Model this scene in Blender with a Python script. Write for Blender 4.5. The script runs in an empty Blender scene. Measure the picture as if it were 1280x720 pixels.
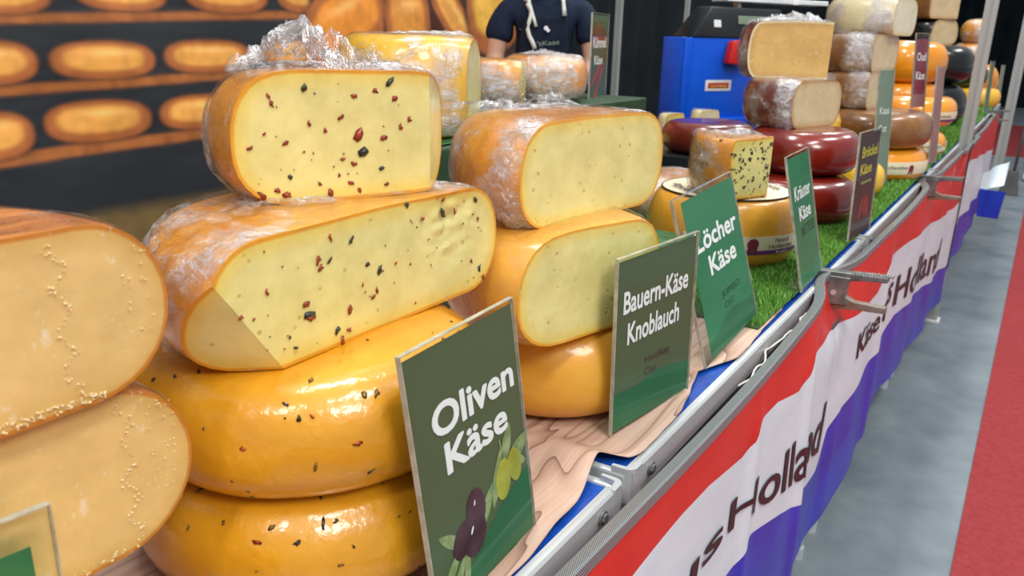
import bpy, bmesh, math, random
import numpy as np
from mathutils import Vector, Matrix, noise as mnoise
random.seed(7)
SC = bpy.context.scene
COL = SC.collection
H0 = 1.20                      # lens height above the hall floor; all coordinates below are relative to the lens
def W(p): return Vector((p[0], p[1], p[2] + H0))

# ------------------------------------------------------------------ camera
F_PX = 1000.0; VP = (1322.0, 58.0)
cd = Vector((VP[0]-640, -(VP[1]-360), -F_PX)).normalized()
ca = -77.0; cb = ((VP[0]-640)*ca + F_PX*F_PX)/(360-VP[1])
cu = Vector((-ca, cb, F_PX)).normalized()
cx = cd.cross(cu)
cam_d = bpy.data.cameras.new('camera'); cam = bpy.data.objects.new('camera', cam_d); COL.objects.link(cam)
cam_d.sensor_width = 36.0; cam_d.lens = 36.0*F_PX/1280.0
cam_d.clip_start = 0.02; cam_d.clip_end = 100
cam.matrix_world = Matrix.Translation((0, 0, H0)) @ Matrix((cx, cd, cu)).to_4x4()
cam_d.dof.use_dof = True; cam_d.dof.focus_distance = 0.80; cam_d.dof.aperture_fstop = 12.0
SC.camera = cam

# ------------------------------------------------------------------ world, lights, exposure
wd = bpy.data.worlds.new('hall_light'); SC.world = wd; wd.use_nodes = True
bg = wd.node_tree.nodes['Background']; bg.inputs[0].default_value = (0.86, 0.93, 1.0, 1); bg.inputs[1].default_value = 0.42
def area_lamp(name, loc, size, power, rot=(0, 0, 0), col=(1, 0.985, 0.96)):
    l = bpy.data.lights.new(name, 'AREA'); l.shape = 'RECTANGLE'; l.size, l.size_y = size; l.energy = power; l.color = col
    o = bpy.data.objects.new(name, l); COL.objects.link(o); o.location = loc; o.rotation_euler = rot; return o
for i, (x, y) in enumerate([(1.3, 0.2), (1.3, 3.2), (1.3, 6.6), (-1.1, 1.2), (-1.1, 4.6), (-1.1, 8.2), (0.4, -2.6)]):
    area_lamp('hall_lamp', (x, y, 4.6), (0.5, 1.6), 62)
area_lamp('hall_lamp', (2.6, -1.0, 3.8), (1.2, 1.2), 80, (0, math.radians(38), 0))
SC.view_settings.view_transform = 'Standard'; SC.view_settings.look = 'None'
SC.view_settings.gamma = 1.0; SC.view_settings.use_curve_mapping = False
SC.view_settings.exposure = 0.10

# ------------------------------------------------------------------ materials
def lin(c):
    return tuple(((v/255)/12.92 if v/255 <= 0.04045 else ((v/255+0.055)/1.055)**2.4) for v in c) + (1,)
def new_mat(name):
    m = bpy.data.materials.new(name); m.use_nodes = True
    nt = m.node_tree; b = nt.nodes['Principled BSDF']; return m, nt, b
def nd(nt, kind, **kw):
    n = nt.nodes.new(kind)
    for k, v in kw.items():
        if k in n.inputs.keys(): n.inputs[k].default_value = v
        else: setattr(n, k, v)
    return n
def ramp(nt, fac, stops):
    r = nt.nodes.new('ShaderNodeValToRGB'); e = r.color_ramp.elements
    e[0].position, e[0].color = stops[0]; e[1].position, e[1].color = stops[-1]
    for p, c in stops[1:-1]:
        k = e.new(p); k.color = c
    nt.links.new(fac, r.inputs[0]); return r
def coords(nt, scale=(1, 1, 1), kind='Object'):
    t = nt.nodes.new('ShaderNodeTexCoord'); m = nt.nodes.new('ShaderNodeMapping'); m.inputs['Scale'].default_value = scale
    nt.links.new(t.outputs[kind], m.inputs[0]); return m.outputs[0]
def mat(name, c1, c2=None, rough=0.5, scale=8, stretch=(1, 1, 1), bump=0.0, bscale=60, coat=0.0, metal=0.0, sss=0.0, spec=0.5, detail=4, crough=0.06, coatbump=0.0):
    m, nt, b = new_mat(name); L = nt.links
    b.inputs['Roughness'].default_value = rough; b.inputs['Metallic'].default_value = metal
    b.inputs['Coat Weight'].default_value = coat; b.inputs['Coat Roughness'].default_value = crough
    b.inputs['Specular IOR Level'].default_value = spec
    if sss:
        b.inputs['Subsurface Weight'].default_value = sss; b.inputs['Subsurface Scale'].default_value = 0.012
        b.inputs['Subsurface Radius'].default_value = (1.0, 0.7, 0.3)
    co = coords(nt, stretch)
    if c2 is not None:
        n = nd(nt, 'ShaderNodeTexNoise', Scale=scale, Detail=detail, Roughness=0.6); L.new(co, n.inputs['Vector'])
        r = ramp(nt, n.outputs[0], [(0.32, lin(c1)), (0.68, lin(c2))]); L.new(r.outputs[0], b.inputs['Base Color'])
    else: b.inputs['Base Color'].default_value = lin(c1)
    if bump:
        n = nd(nt, 'ShaderNodeTexNoise', Scale=bscale, Detail=3.0); L.new(co, n.inputs['Vector'])
        bp = nd(nt, 'ShaderNodeBump', Strength=bump, Distance=0.002); L.new(n.outputs[0], bp.inputs['Height']); L.new(bp.outputs[0], b.inputs['Normal'])
        if coatbump: L.new(bp.outputs[0], b.inputs['Coat Normal'])
    return m
def mat_paste(name, base, deep, rim, holes=0.0, crystals=0.0, coat=0.7, rimw=0.004, holecol=None):
    """cut cheese: attribute 'rim' is the distance (m) from the rind"""
    m, nt, b = new_mat(name); L = nt.links
    b.inputs['Roughness'].default_value = 0.42; b.inputs['Coat Weight'].default_value = coat; b.inputs['Coat Roughness'].default_value = 0.10
    b.inputs['Subsurface Weight'].default_value = 0.25; b.inputs['Subsurface Scale'].default_value = 0.008
    b.inputs['Subsurface Radius'].default_value = (1, 0.8, 0.35)
    at = nd(nt, 'ShaderNodeAttribute', attribute_name='rim')
    co = coords(nt)
    n = nd(nt, 'ShaderNodeTexNoise', Scale=14.0, Detail=5.0, Roughness=0.6); L.new(co, n.inputs['Vector'])
    wob = nd(nt, 'ShaderNodeMath', operation='MULTIPLY_ADD'); L.new(n.outputs[0], wob.inputs[0]); wob.inputs[1].default_value = -0.002
    L.new(at.outputs['Fac'], wob.inputs[2])
    sc = nd(nt, 'ShaderNodeMath', operation='MULTIPLY'); L.new(wob.outputs[0], sc.inputs[0]); sc.inputs[1].default_value = 1/0.03
    w = rimw/0.03
    r = ramp(nt, sc.outputs[0], [(0.0, lin(rim)), (w*0.35, lin(rim)), (w, lin(deep)), (min(0.9, w+0.42), lin(base))])
    n2 = nd(nt, 'ShaderNodeTexNoise', Scale=22.0, Detail=6.0, Roughness=0.65); L.new(co, n2.inputs['Vector'])
    r2 = ramp(nt, n2.outputs[0], [(0.35, (0.86, 0.85, 0.78, 1)), (0.65, (1.04, 1.04, 1.04, 1))])
    mx = nd(nt, 'ShaderNodeMix', data_type='RGBA', blend_type='MULTIPLY'); mx.inputs[0].default_value = 1
    L.new(r.outputs[0], mx.inputs[6]); L.new(r2.outputs[0], mx.inputs[7]); colr = mx.outputs[2]
    bn = nd(nt, 'ShaderNodeTexNoise', Scale=90.0, Detail=4.0); L.new(co, bn.inputs['Vector']); hgt = bn.outputs[0]
    if holes:
        v = nd(nt, 'ShaderNodeTexVoronoi', Scale=95.0, Randomness=1.0); L.new(co, v.inputs['Vector'])
        lt = nd(nt, 'ShaderNodeMapRange'); lt.inputs[1].default_value = 0.10; lt.inputs[2].default_value = 0.26; lt.inputs[3].default_value = 1; lt.inputs[4].default_value = 0
        L.new(v.outputs['Distance'], lt.inputs[0])
        sp = nd(nt, 'ShaderNodeSeparateColor'); L.new(v.outputs['Color'], sp.inputs[0])
        gt = nd(nt, 'ShaderNodeMath', operation='GREATER_THAN'); L.new(sp.outputs[0], gt.inputs[0]); gt.inputs[1].default_value = 1-holes
        mk = nd(nt, 'ShaderNodeMath', operation='MULTIPLY'); L.new(lt.outputs[0], mk.inputs[0]); L.new(gt.outputs[0], mk.inputs[1])
        mx2 = nd(nt, 'ShaderNodeMix', data_type='RGBA'); L.new(mk.outputs[0], mx2.inputs[0]); L.new(colr, mx2.inputs[6]); mx2.inputs[7].default_value = lin(holecol or deep)
        colr = mx2.outputs[2]
        sb = nd(nt, 'ShaderNodeMath', operation='MULTIPLY_ADD'); L.new(mk.outputs[0], sb.inputs[0]); sb.inputs[1].default_value = -2.5; L.new(hgt, sb.inputs[2]); hgt = sb.outputs[0]
    if crystals:
        v = nd(nt, 'ShaderNodeTexNoise', Scale=55.0, Detail=7.0, Roughness=0.75); L.new(co, v.inputs['Vector'])
        rr = ramp(nt, v.outputs[0], [(0.60, (0, 0, 0, 1)), (0.72, (1, 1, 1, 1))])
        mk = nd(nt, 'ShaderNodeMath', operation='MULTIPLY'); L.new(rr.outputs[0], mk.inputs[0]); mk.inputs[1].default_value = crystals
        mx3 = nd(nt, 'ShaderNodeMix', data_type='RGBA'); L.new(mk.outputs[0], mx3.inputs[0]); L.new(colr, mx3.inputs[6]); mx3.inputs[7].default_value = (0.93, 0.86, 0.66, 1)
        colr = mx3.outputs[2]
    L.new(colr, b.inputs['Base Color'])
    bp = nd(nt, 'ShaderNodeBump', Strength=0.22, Distance=0.0012); L.new(hgt, bp.inputs['Height']); L.new(bp.outputs[0], b.inputs['Normal'])
    cbn = nd(nt, 'ShaderNodeTexNoise', Scale=35.0, Detail=2.0); L.new(co, cbn.inputs['Vector'])
    cb_ = nd(nt, 'ShaderNodeBump', Strength=0.25, Distance=0.002); L.new(cbn.outputs[0], cb_.inputs['Height']); L.new(cb_.outputs[0], b.inputs['Coat Normal'])
    return m
def mat_wrap(name, white=0.5, thr=0.52):
    m, nt, b = new_mat(name); L = nt.links; nt.nodes.remove(b); out = nt.nodes['Material Output']
    co = coords(nt, (1, 1, 1))
    dist = nd(nt, 'ShaderNodeTexNoise', Scale=9.0, Detail=3.0); L.new(co, dist.inputs['Vector'])
    ad = nd(nt, 'ShaderNodeMix', data_type='VECTOR'); ad.inputs[0].default_value = 0.12; L.new(co, ad.inputs[4]); L.new(dist.outputs['Color'], ad.inputs[5])
    mp = nd(nt, 'ShaderNodeMapping'); mp.inputs['Scale'].default_value = (1.0, 1.0, 2.6); mp.inputs['Rotation'].default_value = (0.5, 0.3, 0.6); L.new(ad.outputs[1], mp.inputs[0])
    v = nd(nt, 'ShaderNodeTexNoise', Scale=26.0, Detail=6.0, Roughness=0.7, noise_dimensions='3D'); L.new(mp.outputs[0], v.inputs['Vector'])
    rid = nd(nt, 'ShaderNodeMath', operation='SUBTRACT'); L.new(v.outputs[0], rid.inputs[0]); rid.inputs[1].default_value = 0.5
    ab = nd(nt, 'ShaderNodeMath', operation='ABSOLUTE'); L.new(rid.outputs[0], ab.inputs[0])
    bp = nd(nt, 'ShaderNodeBump', Strength=1.0, Distance=0.010); L.new(ab.outputs[0], bp.inputs['Height'])
    at = nd(nt, 'ShaderNodeAttribute', attribute_name='crumple')
    msk = nd(nt, 'ShaderNodeTexNoise', Scale=16.0, Detail=8.0, Roughness=0.72); L.new(co, msk.inputs['Vector'])
    lo = nd(nt, 'ShaderNodeTexNoise', Scale=6.0, Detail=2.0); L.new(co, lo.inputs['Vector'])
    ls = nd(nt, 'ShaderNodeMath', operation='MULTIPLY_ADD'); L.new(lo.outputs[0], ls.inputs[0]); ls.inputs[1].default_value = 1.0; ls.inputs[2].default_value = -0.5
    s0 = nd(nt, 'ShaderNodeMath', operation='ADD'); L.new(msk.outputs[0], s0.inputs[0]); L.new(ls.outputs[0], s0.inputs[1])
    sm = nd(nt, 'ShaderNodeMath', operation='ADD'); L.new(s0.outputs[0], sm.inputs[0]); L.new(at.outputs['Fac'], sm.inputs[1])
    rr = ramp(nt, sm.outputs[0], [(thr, (0, 0, 0, 1)), (min(0.99, thr+0.22), (1, 1, 1, 1))])
    thin = ramp(nt, ab.outputs[0], [(0.0, (1, 1, 1, 1)), (0.035, (0.35, 0.35, 0.35, 1))])
    k = nd(nt, 'ShaderNodeMath', operation='MULTIPLY'); L.new(rr.outputs[0], k.inputs[0]); L.new(thin.outputs[0], k.inputs[1])
    k2 = nd(nt, 'ShaderNodeMath', operation='MULTIPLY'); L.new(k.outputs[0], k2.inputs[0]); k2.inputs[1].default_value = white
    tr = nd(nt, 'ShaderNodeBsdfTransparent'); gl = nd(nt, 'ShaderNodeBsdfGlossy', Roughness=0.13); L.new(bp.outputs[0], gl.inputs['Normal'])
    fr0 = nd(nt, 'ShaderNodeFresnel', IOR=1.45); L.new(bp.outputs[0], fr0.inputs['Normal'])
    ge = nt.nodes.new('ShaderNodeNewGeometry'); fb_ = nd(nt, 'ShaderNodeMath', operation='SUBTRACT'); fb_.inputs[0].default_value = 1.0; L.new(ge.outputs['Backfacing'], fb_.inputs[1])
    fr = nd(nt, 'ShaderNodeMath', operation='MULTIPLY'); L.new(fr0.outputs[0], fr.inputs[0]); L.new(fb_.outputs[0], fr.inputs[1])
    fa = nd(nt, 'ShaderNodeMath', operation='MULTIPLY_ADD'); L.new(fr.outputs[0], fa.inputs[0]); fa.inputs[1].default_value = 0.9; L.new(k2.outputs[0], fa.inputs[2])
    fa.use_clamp = True
    mn = nd(nt, 'ShaderNodeMath', operation='MINIMUM'); L.new(fa.outputs[0], mn.inputs[0]); mn.inputs[1].default_value = 0.85
    m1 = nt.nodes.new('ShaderNodeMixShader'); L.new(mn.outputs[0], m1.inputs[0]); L.new(tr.outputs[0], m1.inputs[1]); L.new(gl.outputs[0], m1.inputs[2])
    df = nd(nt, 'ShaderNodeBsdfDiffuse', Color=(0.85, 0.84, 0.86, 1)); L.new(bp.outputs[0], df.inputs['Normal'])
    m2 = nt.nodes.new('ShaderNodeMixShader'); kk = nd(nt, 'ShaderNodeMath', operation='MULTIPLY'); L.new(k2.outputs[0], kk.inputs[0]); kk.inputs[1].default_value = 0.6
    L.new(kk.outputs[0], m2.inputs[0]); L.new(m1.outputs[0], m2.inputs[1]); L.new(df.outputs[0], m2.inputs[2])
    L.new(m2.outputs[0], out.inputs[0]); return m
def mat_acrylic(name, tint=(0.93, 0.97, 0.95), gloss=1.0):
    m, nt, b = new_mat(name); L = nt.links; nt.nodes.remove(b); out = nt.nodes['Material Output']
    tr = nd(nt, 'ShaderNodeBsdfTransparent', Color=tint+(1,)); gl = nd(nt, 'ShaderNodeBsdfGlossy', Roughness=0.04)
    fr = nd(nt, 'ShaderNodeFresnel', IOR=1.42); k = nd(nt, 'ShaderNodeMath', operation='MULTIPLY'); L.new(fr.outputs[0], k.inputs[0]); k.inputs[1].default_value = gloss
    ge = nt.nodes.new('ShaderNodeNewGeometry'); fb_ = nd(nt, 'ShaderNodeMath', operation='SUBTRACT'); fb_.inputs[0].default_value = 1.0; L.new(ge.outputs['Backfacing'], fb_.inputs[1])
    k3 = nd(nt, 'ShaderNodeMath', operation='MULTIPLY'); L.new(k.outputs[0], k3.inputs[0]); L.new(fb_.outputs[0], k3.inputs[1])
    mx = nt.nodes.new('ShaderNodeMixShader'); L.new(k3.outputs[0], mx.inputs[0]); L.new(tr.outputs[0], mx.inputs[1]); L.new(gl.outputs[0], mx.inputs[2])
    L.new(mx.outputs[0], out.inputs[0]); return m
def mat_vcol(name, rough=0.6, bump=0.0):
    m, nt, b = new_mat(name); a = nd(nt, 'ShaderNodeAttribute', attribute_name='print')
    nt.links.new(a.outputs['Color'], b.inputs['Base Color']); b.inputs['Roughness'].default_value = rough
    if bump:
        n = nd(nt, 'ShaderNodeTexNoise', Scale=2.2, Detail=3.0); nt.links.new(coords(nt, (1, 0.6, 1.6)), n.inputs['Vector'])
        bp = nd(nt, 'ShaderNodeBump', Strength=bump, Distance=0.05); nt.links.new(n.outputs[0], bp.inputs['Height']); nt.links.new(bp.outputs[0], b.inputs['Normal'])
    return m
def mat_wood(name):
    m, nt, b = new_mat(name); L = nt.links; co = coords(nt, (1.0, 0.055, 1.0)); b.inputs['Roughness'].default_value = 0.55
    n = nd(nt, 'ShaderNodeTexNoise', Scale=9.0, Detail=3.0); L.new(co, n.inputs['Vector'])
    ad = nd(nt, 'ShaderNodeMix', data_type='VECTOR'); ad.inputs[0].default_value = 0.03; L.new(co, ad.inputs[4]); L.new(n.outputs['Color'], ad.inputs[5])
    w = nd(nt, 'ShaderNodeTexNoise', Scale=22.0, Detail=1.0); L.new(ad.outputs[1], w.inputs['Vector'])
    mm = nd(nt, 'ShaderNodeMath', operation='MULTIPLY'); L.new(w.outputs[0], mm.inputs[0]); mm.inputs[1].default_value = 9.0
    fr = nd(nt, 'ShaderNodeMath', operation='FRACT'); L.new(mm.outputs[0], fr.inputs[0])
    mp = nd(nt, 'ShaderNodeMapping'); mp.inputs['Scale'].default_value = (120, 40, 6); L.new(ad.outputs[1], mp.inputs[0])
    n2 = nd(nt, 'ShaderNodeTexNoise', Scale=1.5, Detail=6.0, Roughness=0.7); L.new(mp.outputs[0], n2.inputs['Vector'])
    r = ramp(nt, fr.outputs[0], [(0.0, lin((126, 92, 78))), (0.10, lin((182, 146, 126))), (0.45, lin((206, 176, 156))), (0.97, lin((200, 168, 148)))])
    r2 = ramp(nt, n2.outputs[0], [(0.3, (0.74, 0.70, 0.68, 1)), (0.62, (1, 1, 1, 1))])
    mx = nd(nt, 'ShaderNodeMix', data_type='RGBA', blend_type='MULTIPLY'); mx.inputs[0].default_value = 0.8
    L.new(r.outputs[0], mx.inputs[6]); L.new(r2.outputs[0], mx.inputs[7]); L.new(mx.outputs[2], b.inputs['Base Color']); return m
def mat_weave(name):
    m, nt, b = new_mat(name); L = nt.links; b.inputs['Roughness'].default_value = 0.45; b.inputs['Metallic'].default_value = 0.3
    co = coords(nt, (1, 1, 1)); w = nd(nt, 'ShaderNodeTexWave', Scale=260.0, Distortion=0.0, bands_direction='DIAGONAL'); L.new(co, w.inputs['Vector'])
    n = nd(nt, 'ShaderNodeTexNoise', Scale=12.0); L.new(co, n.inputs['Vector'])
    r = ramp(nt, w.outputs[0], [(0.3, lin((66, 70, 72))), (0.7, lin((176, 182, 184)))]); L.new(r.outputs[0], b.inputs['Base Color']); return m

M = {}
M['rind'] = mat('orange wax rind', (216, 132, 26), (236, 168, 54), 0.36, 12, bump=0.7, bscale=70, coat=0.7, sss=0.12, crough=0.16, coatbump=1)
M['rind_young'] = mat('golden wax rind', (222, 146, 30), (238, 176, 60), 0.36, 9, bump=0.35, bscale=60, coat=0.5, sss=0.12, crough=0.14, coatbump=1)
M['rind_herb'] = mat('amber wax rind', (204, 134, 14), (226, 162, 34), 0.32, 9, bump=0.5, bscale=80, coat=0.8, sss=0.10, crough=0.12, coatbump=1)
M['rind_brown'] = mat('streaked brown rind', (140, 74, 34), (226, 146, 76), 0.4, 13, stretch=(5, 1, 5), bump=0.5, bscale=50, coat=0.5)
M['rind_red'] = mat('red wax rind', (100, 22, 14), (138, 34, 22), 0.25, 10, bump=0.1, bscale=40, coat=0.8, crough=0.12)
M['rind_dark'] = mat('dark red wax rind', (92, 30, 20), (128, 44, 28), 0.28, 10, bump=0.15, bscale=40, coat=0.8, crough=0.12)
M['rind_aged'] = mat('aged brown rind', (104, 66, 28), (150, 102, 50), 0.35, 12, bump=0.25, coat=0.5)
M['rind_edam'] = mat('bright orange wax rind', (240, 140, 10), (250, 165, 35), 0.25, 6, coat=0.8)
M['rind_black'] = mat('black wax rind', (10, 12, 13), (18, 21, 21), 0.25, 6, coat=0.35)
M['rind_green'] = mat('dark green wax rind', (18, 42, 22), (34, 60, 30), 0.25, 6, coat=0.5)
M['rind_yellow'] = mat('yellow wax rind', (236, 178, 34), (246, 196, 60), 0.3, 6, coat=0.6)
M['rind_pale'] = mat('cream rind', (226, 210, 160), (238, 226, 186), 0.4, 8, coat=0.4)
M['paste_pale'] = mat_paste('pale yellow paste', (236, 224, 146), (236, 210, 106), (232, 160, 30), rimw=0.0026, holes=0.10, holecol=(206, 180, 84))
M['paste_plain'] = mat_paste('creamy yellow paste', (234, 224, 148), (236, 212, 110), (238, 172, 50), rimw=0.0026, holes=0.30, holecol=(206, 186, 96))
M['paste_aged'] = mat_paste('tan gouda paste', (234, 198, 126), (222, 182, 104), (206, 132, 40), crystals=0.8, coat=0.55, rimw=0.0022)
M['paste_old'] = mat_paste('granular ochre paste', (226, 184, 108), (210, 166, 96), (236, 218, 176), crystals=0.9, coat=0.5, rimw=0.006)
M['paste_tan'] = mat_paste('pale tan paste', (222, 200, 156), (206, 178, 130), (196, 150, 90), crystals=0.4, coat=0.5)
M['paste_white'] = mat_paste('ivory paste', (240, 232, 200), (232, 220, 176), (226, 206, 150), coat=0.4)
M['wrap'] = mat_wrap('cling film', 1.0, 0.53)
M['wrap_clear'] = mat_wrap('tight cling film', 0.5, 0.66)
M['fleck_red'] = mat('dried pepper flake', (120, 28, 10), (170, 60, 20), 0.4, 200, coat=0.4)
M['fleck_black'] = mat('dark herb leaf', (22, 28, 22), (52, 56, 44), 0.4, 200, coat=0.4)
M['crystal'] = mat('pale protein crystals', (238, 216, 160), (244, 226, 182), 0.5, 200)
M['fleck_dim'] = mat('herb leaf under wax', (84, 66, 10), (120, 90, 14), 0.35, 200, coat=0.8)
M['acrylic'] = mat_acrylic('clear acrylic', (0.975, 0.99, 0.98), 0.42)
M['acrylic_edge'] = mat('acrylic edge', (150, 150, 132), (196, 194, 176), 0.12, 60, coat=0.6)
M['olive_card'] = mat('olive green card', (74, 92, 62), (80, 98, 66), 0.6, 3)
M['green_card'] = mat('leaf green card', (34, 112, 72), (48, 126, 84), 0.55, 5, stretch=(1, 1, 2))
M['deep_green'] = mat('deep green card', (22, 92, 58), (34, 108, 68), 0.55, 6)
M['brown_card'] = mat('dark brown card', (58, 38, 40), (84, 52, 52), 0.55, 8)
M['grey_card'] = mat('grey green card', (112, 130, 112), (128, 146, 126), 0.5, 8)
M['pink_card'] = mat('faded red card', (150, 96, 98), (172, 122, 122), 0.5, 8)
M['ink_white'] = mat('white ink', (238, 240, 240), None, 0.6)
M['ink_dark'] = mat('dark ink', (66, 44, 46), None, 0.6)
M['ink_green'] = mat('dark green ink', (18, 66, 44), None, 0.6)
M['ink_yellow'] = mat('yellow ink', (214, 200, 40), None, 0.6)
M['ink_red'] = mat('red ink', (168, 52, 46), (190, 80, 60), 0.6, 60)
M['ink_purple'] = mat('purple ink', (120, 58, 122), None, 0.6)
M['ink_crimson'] = mat('crimson ink', (118, 34, 52), (140, 50, 66), 0.6, 80)
M['paper_cream'] = mat('cream paper label', (232, 220, 184), (240, 230, 200), 0.5, 30)
M['olive_dark'] = mat('dark olive print', (48, 22, 34), (86, 52, 66), 0.35, 60)
M['olive_green'] = mat('green olive print', (146, 150, 40), (176, 176, 60), 0.4, 60)
M['leaf_print'] = mat('olive leaf print', (104, 132, 78), (164, 176, 124), 0.5, 90)
M['alu'] = mat('brushed aluminium', (190, 196, 198), (214, 218, 220), 0.34, 20, stretch=(1, 0.1, 1), metal=0.25, bump=0.1, bscale=80)
M['alu_pole'] = mat('matt grey aluminium', (176, 180, 176), (192, 195, 190), 0.45, 10, stretch=(4, 4, .3), metal=0.4)
M['steel'] = mat('worn galvanised steel', (84, 92, 92), (134, 140, 136), 0.35, 40, metal=0.3, bump=0.3)
M['steel_rust'] = mat('rusted steel', (126, 98, 70), (138, 134, 122), 0.45, 60, metal=0.3)
M['blue_board'] = mat('blue painted board', (10, 60, 150), (20, 84, 180), 0.25, 50, coat=0.4, bump=0.2)
M['board_dark'] = mat('grey painted underframe', (70, 72, 74), (92, 92, 92), 0.6, 10)
M['wood_cloth'] = mat_wood('wood grain oilcloth')
M['webbing'] = mat_weave('grey woven webbing')
M['red_cloth'] = mat('red banner fabric', (206, 40, 30), (222, 56, 42), 0.42, 5, stretch=(1, 1, 2.5), bump=0.12, bscale=14, coat=0.1)
M['white_cloth'] = mat('white banner fabric', (212, 230, 238), (226, 242, 248), 0.42, 5, stretch=(1, 1, 2.5), bump=0.12, bscale=14, coat=0.1)
M['blue_cloth'] = mat('blue banner fabric', (0, 48, 172), (8, 62, 200), 0.42, 5, stretch=(1, 1, 2.5), bump=0.12, bscale=14, coat=0.1)
M['text_cloth'] = mat('dark banner lettering', (52, 26, 32), None, 0.5)
M['grass'] = mat('artificial grass', (84, 142, 46), (126, 180, 74), 0.5, 60)
M['grass_back'] = mat('artificial turf backing', (40, 66, 30), (60, 92, 44), 0.8, 60)
M['floor'] = mat('grey hall concrete', (104, 116, 123), (138, 148, 153), 0.42, 4.5, bump=0.1, bscale=120, detail=8)
M['carpet'] = mat('red carpet', (146, 56, 58), (158, 66, 68), 0.95, 60, bump=0.4, bscale=400, spec=0.1)
M['curtain'] = mat('black curtain', (24, 30, 34), (32, 38, 42), 0.9, 3, spec=0.1)
M['poster'] = mat_vcol('printed canvas', 0.5, 0.5)
M['skin'] = mat('skin', (206, 156, 128), (222, 174, 146), 0.45, 20, sss=0.15)
M['navy_cloth'] = mat('navy jersey', (26, 36, 56), (36, 46, 68), 0.85, 20, bump=0.3, bscale=30, spec=0.2)
M['apron'] = mat('dark navy apron', (20, 28, 44), (28, 36, 54), 0.8, 20, spec=0.2)
M['cord'] = mat('white cotton tape', (220, 222, 210), (238, 238, 228), 0.8, 40)
M['hair'] = mat('dark brown hair', (46, 32, 24), (70, 50, 36), 0.6, 60)
M['denim'] = mat('blue denim', (40, 62, 104), (66, 92, 140), 0.85, 40, spec=0.2)
M['jacket'] = mat('dark jacket', (28, 32, 40), (40, 44, 52), 0.8, 20)
M['shoe'] = mat('white shoe leather', (212, 214, 212), (232, 232, 230), 0.5, 20)
M['blue_plastic'] = mat('blue crate plastic', (0, 80, 208), (4, 92, 222), 0.4, 6, spec=0.4)
M['black_plastic'] = mat('black plastic', (22, 26, 30), (32, 36, 40), 0.35, 8)
M['red_plastic'] = mat('red plastic', (196, 30, 24), None, 0.4)
M['green_print'] = mat('green leaf printed cloth', (22, 70, 40), (60, 120, 60), 0.5, 30)
M['riser'] = mat('dark green riser board', (24, 54, 34), (36, 74, 44), 0.6, 20)
M['eye_dark'] = mat('dark iris', (40, 28, 22), None, 0.2)

# ------------------------------------------------------------------ object helpers
def root(name, loc, label, cat, group=None, kind=None):
    o = bpy.data.objects.new(name, None); o.empty_display_size = 0.05; COL.objects.link(o); o.location = W(loc)
    o['label'] = label; o['category'] = cat
    if group: o['group'] = group
    if kind: o['kind'] = kind
    o['rel'] = list(loc); return o
def link_bm(name, bm, m, parent=None, origin=(0, 0, 0), smooth=True, autos=None, kind=None, label=None):
    """bm in lens-relative coordinates; the object's own origin sits at `origin` (or its parent's base)"""
    org = Vector(parent['rel']) if parent is not None and 'rel' in parent else Vector(origin)
    bm.transform(Matrix.Translation(-org))
    me = bpy.data.meshes.new(name); bm.to_mesh(me); bm.free()
    for mm in (m if isinstance(m, (list, tuple)) else [m]): me.materials.append(M[mm] if isinstance(mm, str) else mm)
    if smooth:
        for p in me.polygons: p.use_smooth = True
        if autos is not None: me.set_sharp_from_angle(angle=math.radians(autos))
    o = bpy.data.objects.new(name, me); COL.objects.link(o)
    if parent is not None: o.parent = parent; o['rel'] = list(org)
    else: o.location = W(origin); o['rel'] = list(org)
    if kind: o['kind'] = kind
    if label: o['label'] = label
    return o
def tag(o, label, cat, group=None, kind=None):
    o['label'] = label; o['category'] = cat
    if group: o['group'] = group
    if kind: o['kind'] = kind
    return o
def box(bm, lo, hi, bev=0.0):
    c = [(a+b)/2 for a, b in zip(lo, hi)]; s = [abs(b-a) for a, b in zip(lo, hi)]
    g = bmesh.ops.create_cube(bm, size=1, matrix=Matrix.Translation(c) @ Matrix.Diagonal((s[0], s[1], s[2], 1)))
    if bev:
        es = list({e for v in g['verts'] for e in v.link_edges})
        bmesh.ops.bevel(bm, geom=es, offset=bev, segments=2, affect='EDGES', profile=0.5)
    return bm
def hexa(bm, P, bev=0.0):
    """P: 8 corners, bottom 4 ccw then top 4"""
    v = [bm.verts.new(p) for p in P]
    fs = [bm.faces.new([v[i] for i in f]) for f in ((3, 2, 1, 0), (4, 5, 6, 7), (0, 1, 5, 4), (1, 2, 6, 5), (2, 3, 7, 6), (3, 0, 4, 7))]
    if bev:
        es = list({e for f in fs for e in f.edges}); bmesh.ops.bevel(bm, geom=es, offset=bev, segments=2, affect='EDGES', profile=0.5)
    return bm
def tube(bm, pts, r, n=8, r2=None, closed=False, flat=1.0):
    pts = [Vector(p) for p in pts]; rings = []
    for i, p in enumerate(pts):
        t = (pts[min(i+1, len(pts)-1)] - pts[max(i-1, 0)]).normalized()
        a = t.cross(Vector((0, 0, 1)));
        if a.length < 0.05: a = t.cross(Vector((1, 0, 0)))
        a.normalize(); b = t.cross(a)
        rr = r if r2 is None else r + (r2-r)*i/(len(pts)-1)
        if isinstance(r, (list, tuple)): rr = r[i]
        rings.append([bm.verts.new(p + a*math.cos(2*math.pi*k/n)*rr + b*math.sin(2*math.pi*k/n)*rr*flat) for k in range(n)])
    for i in range(len(rings)-1):
        for k in range(n): bm.faces.new((rings[i][k], rings[i][(k+1) % n], rings[i+1][(k+1) % n], rings[i+1][k]))
    bm.faces.new(rings[0][::-1]); bm.faces.new(rings[-1]); return bm
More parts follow.
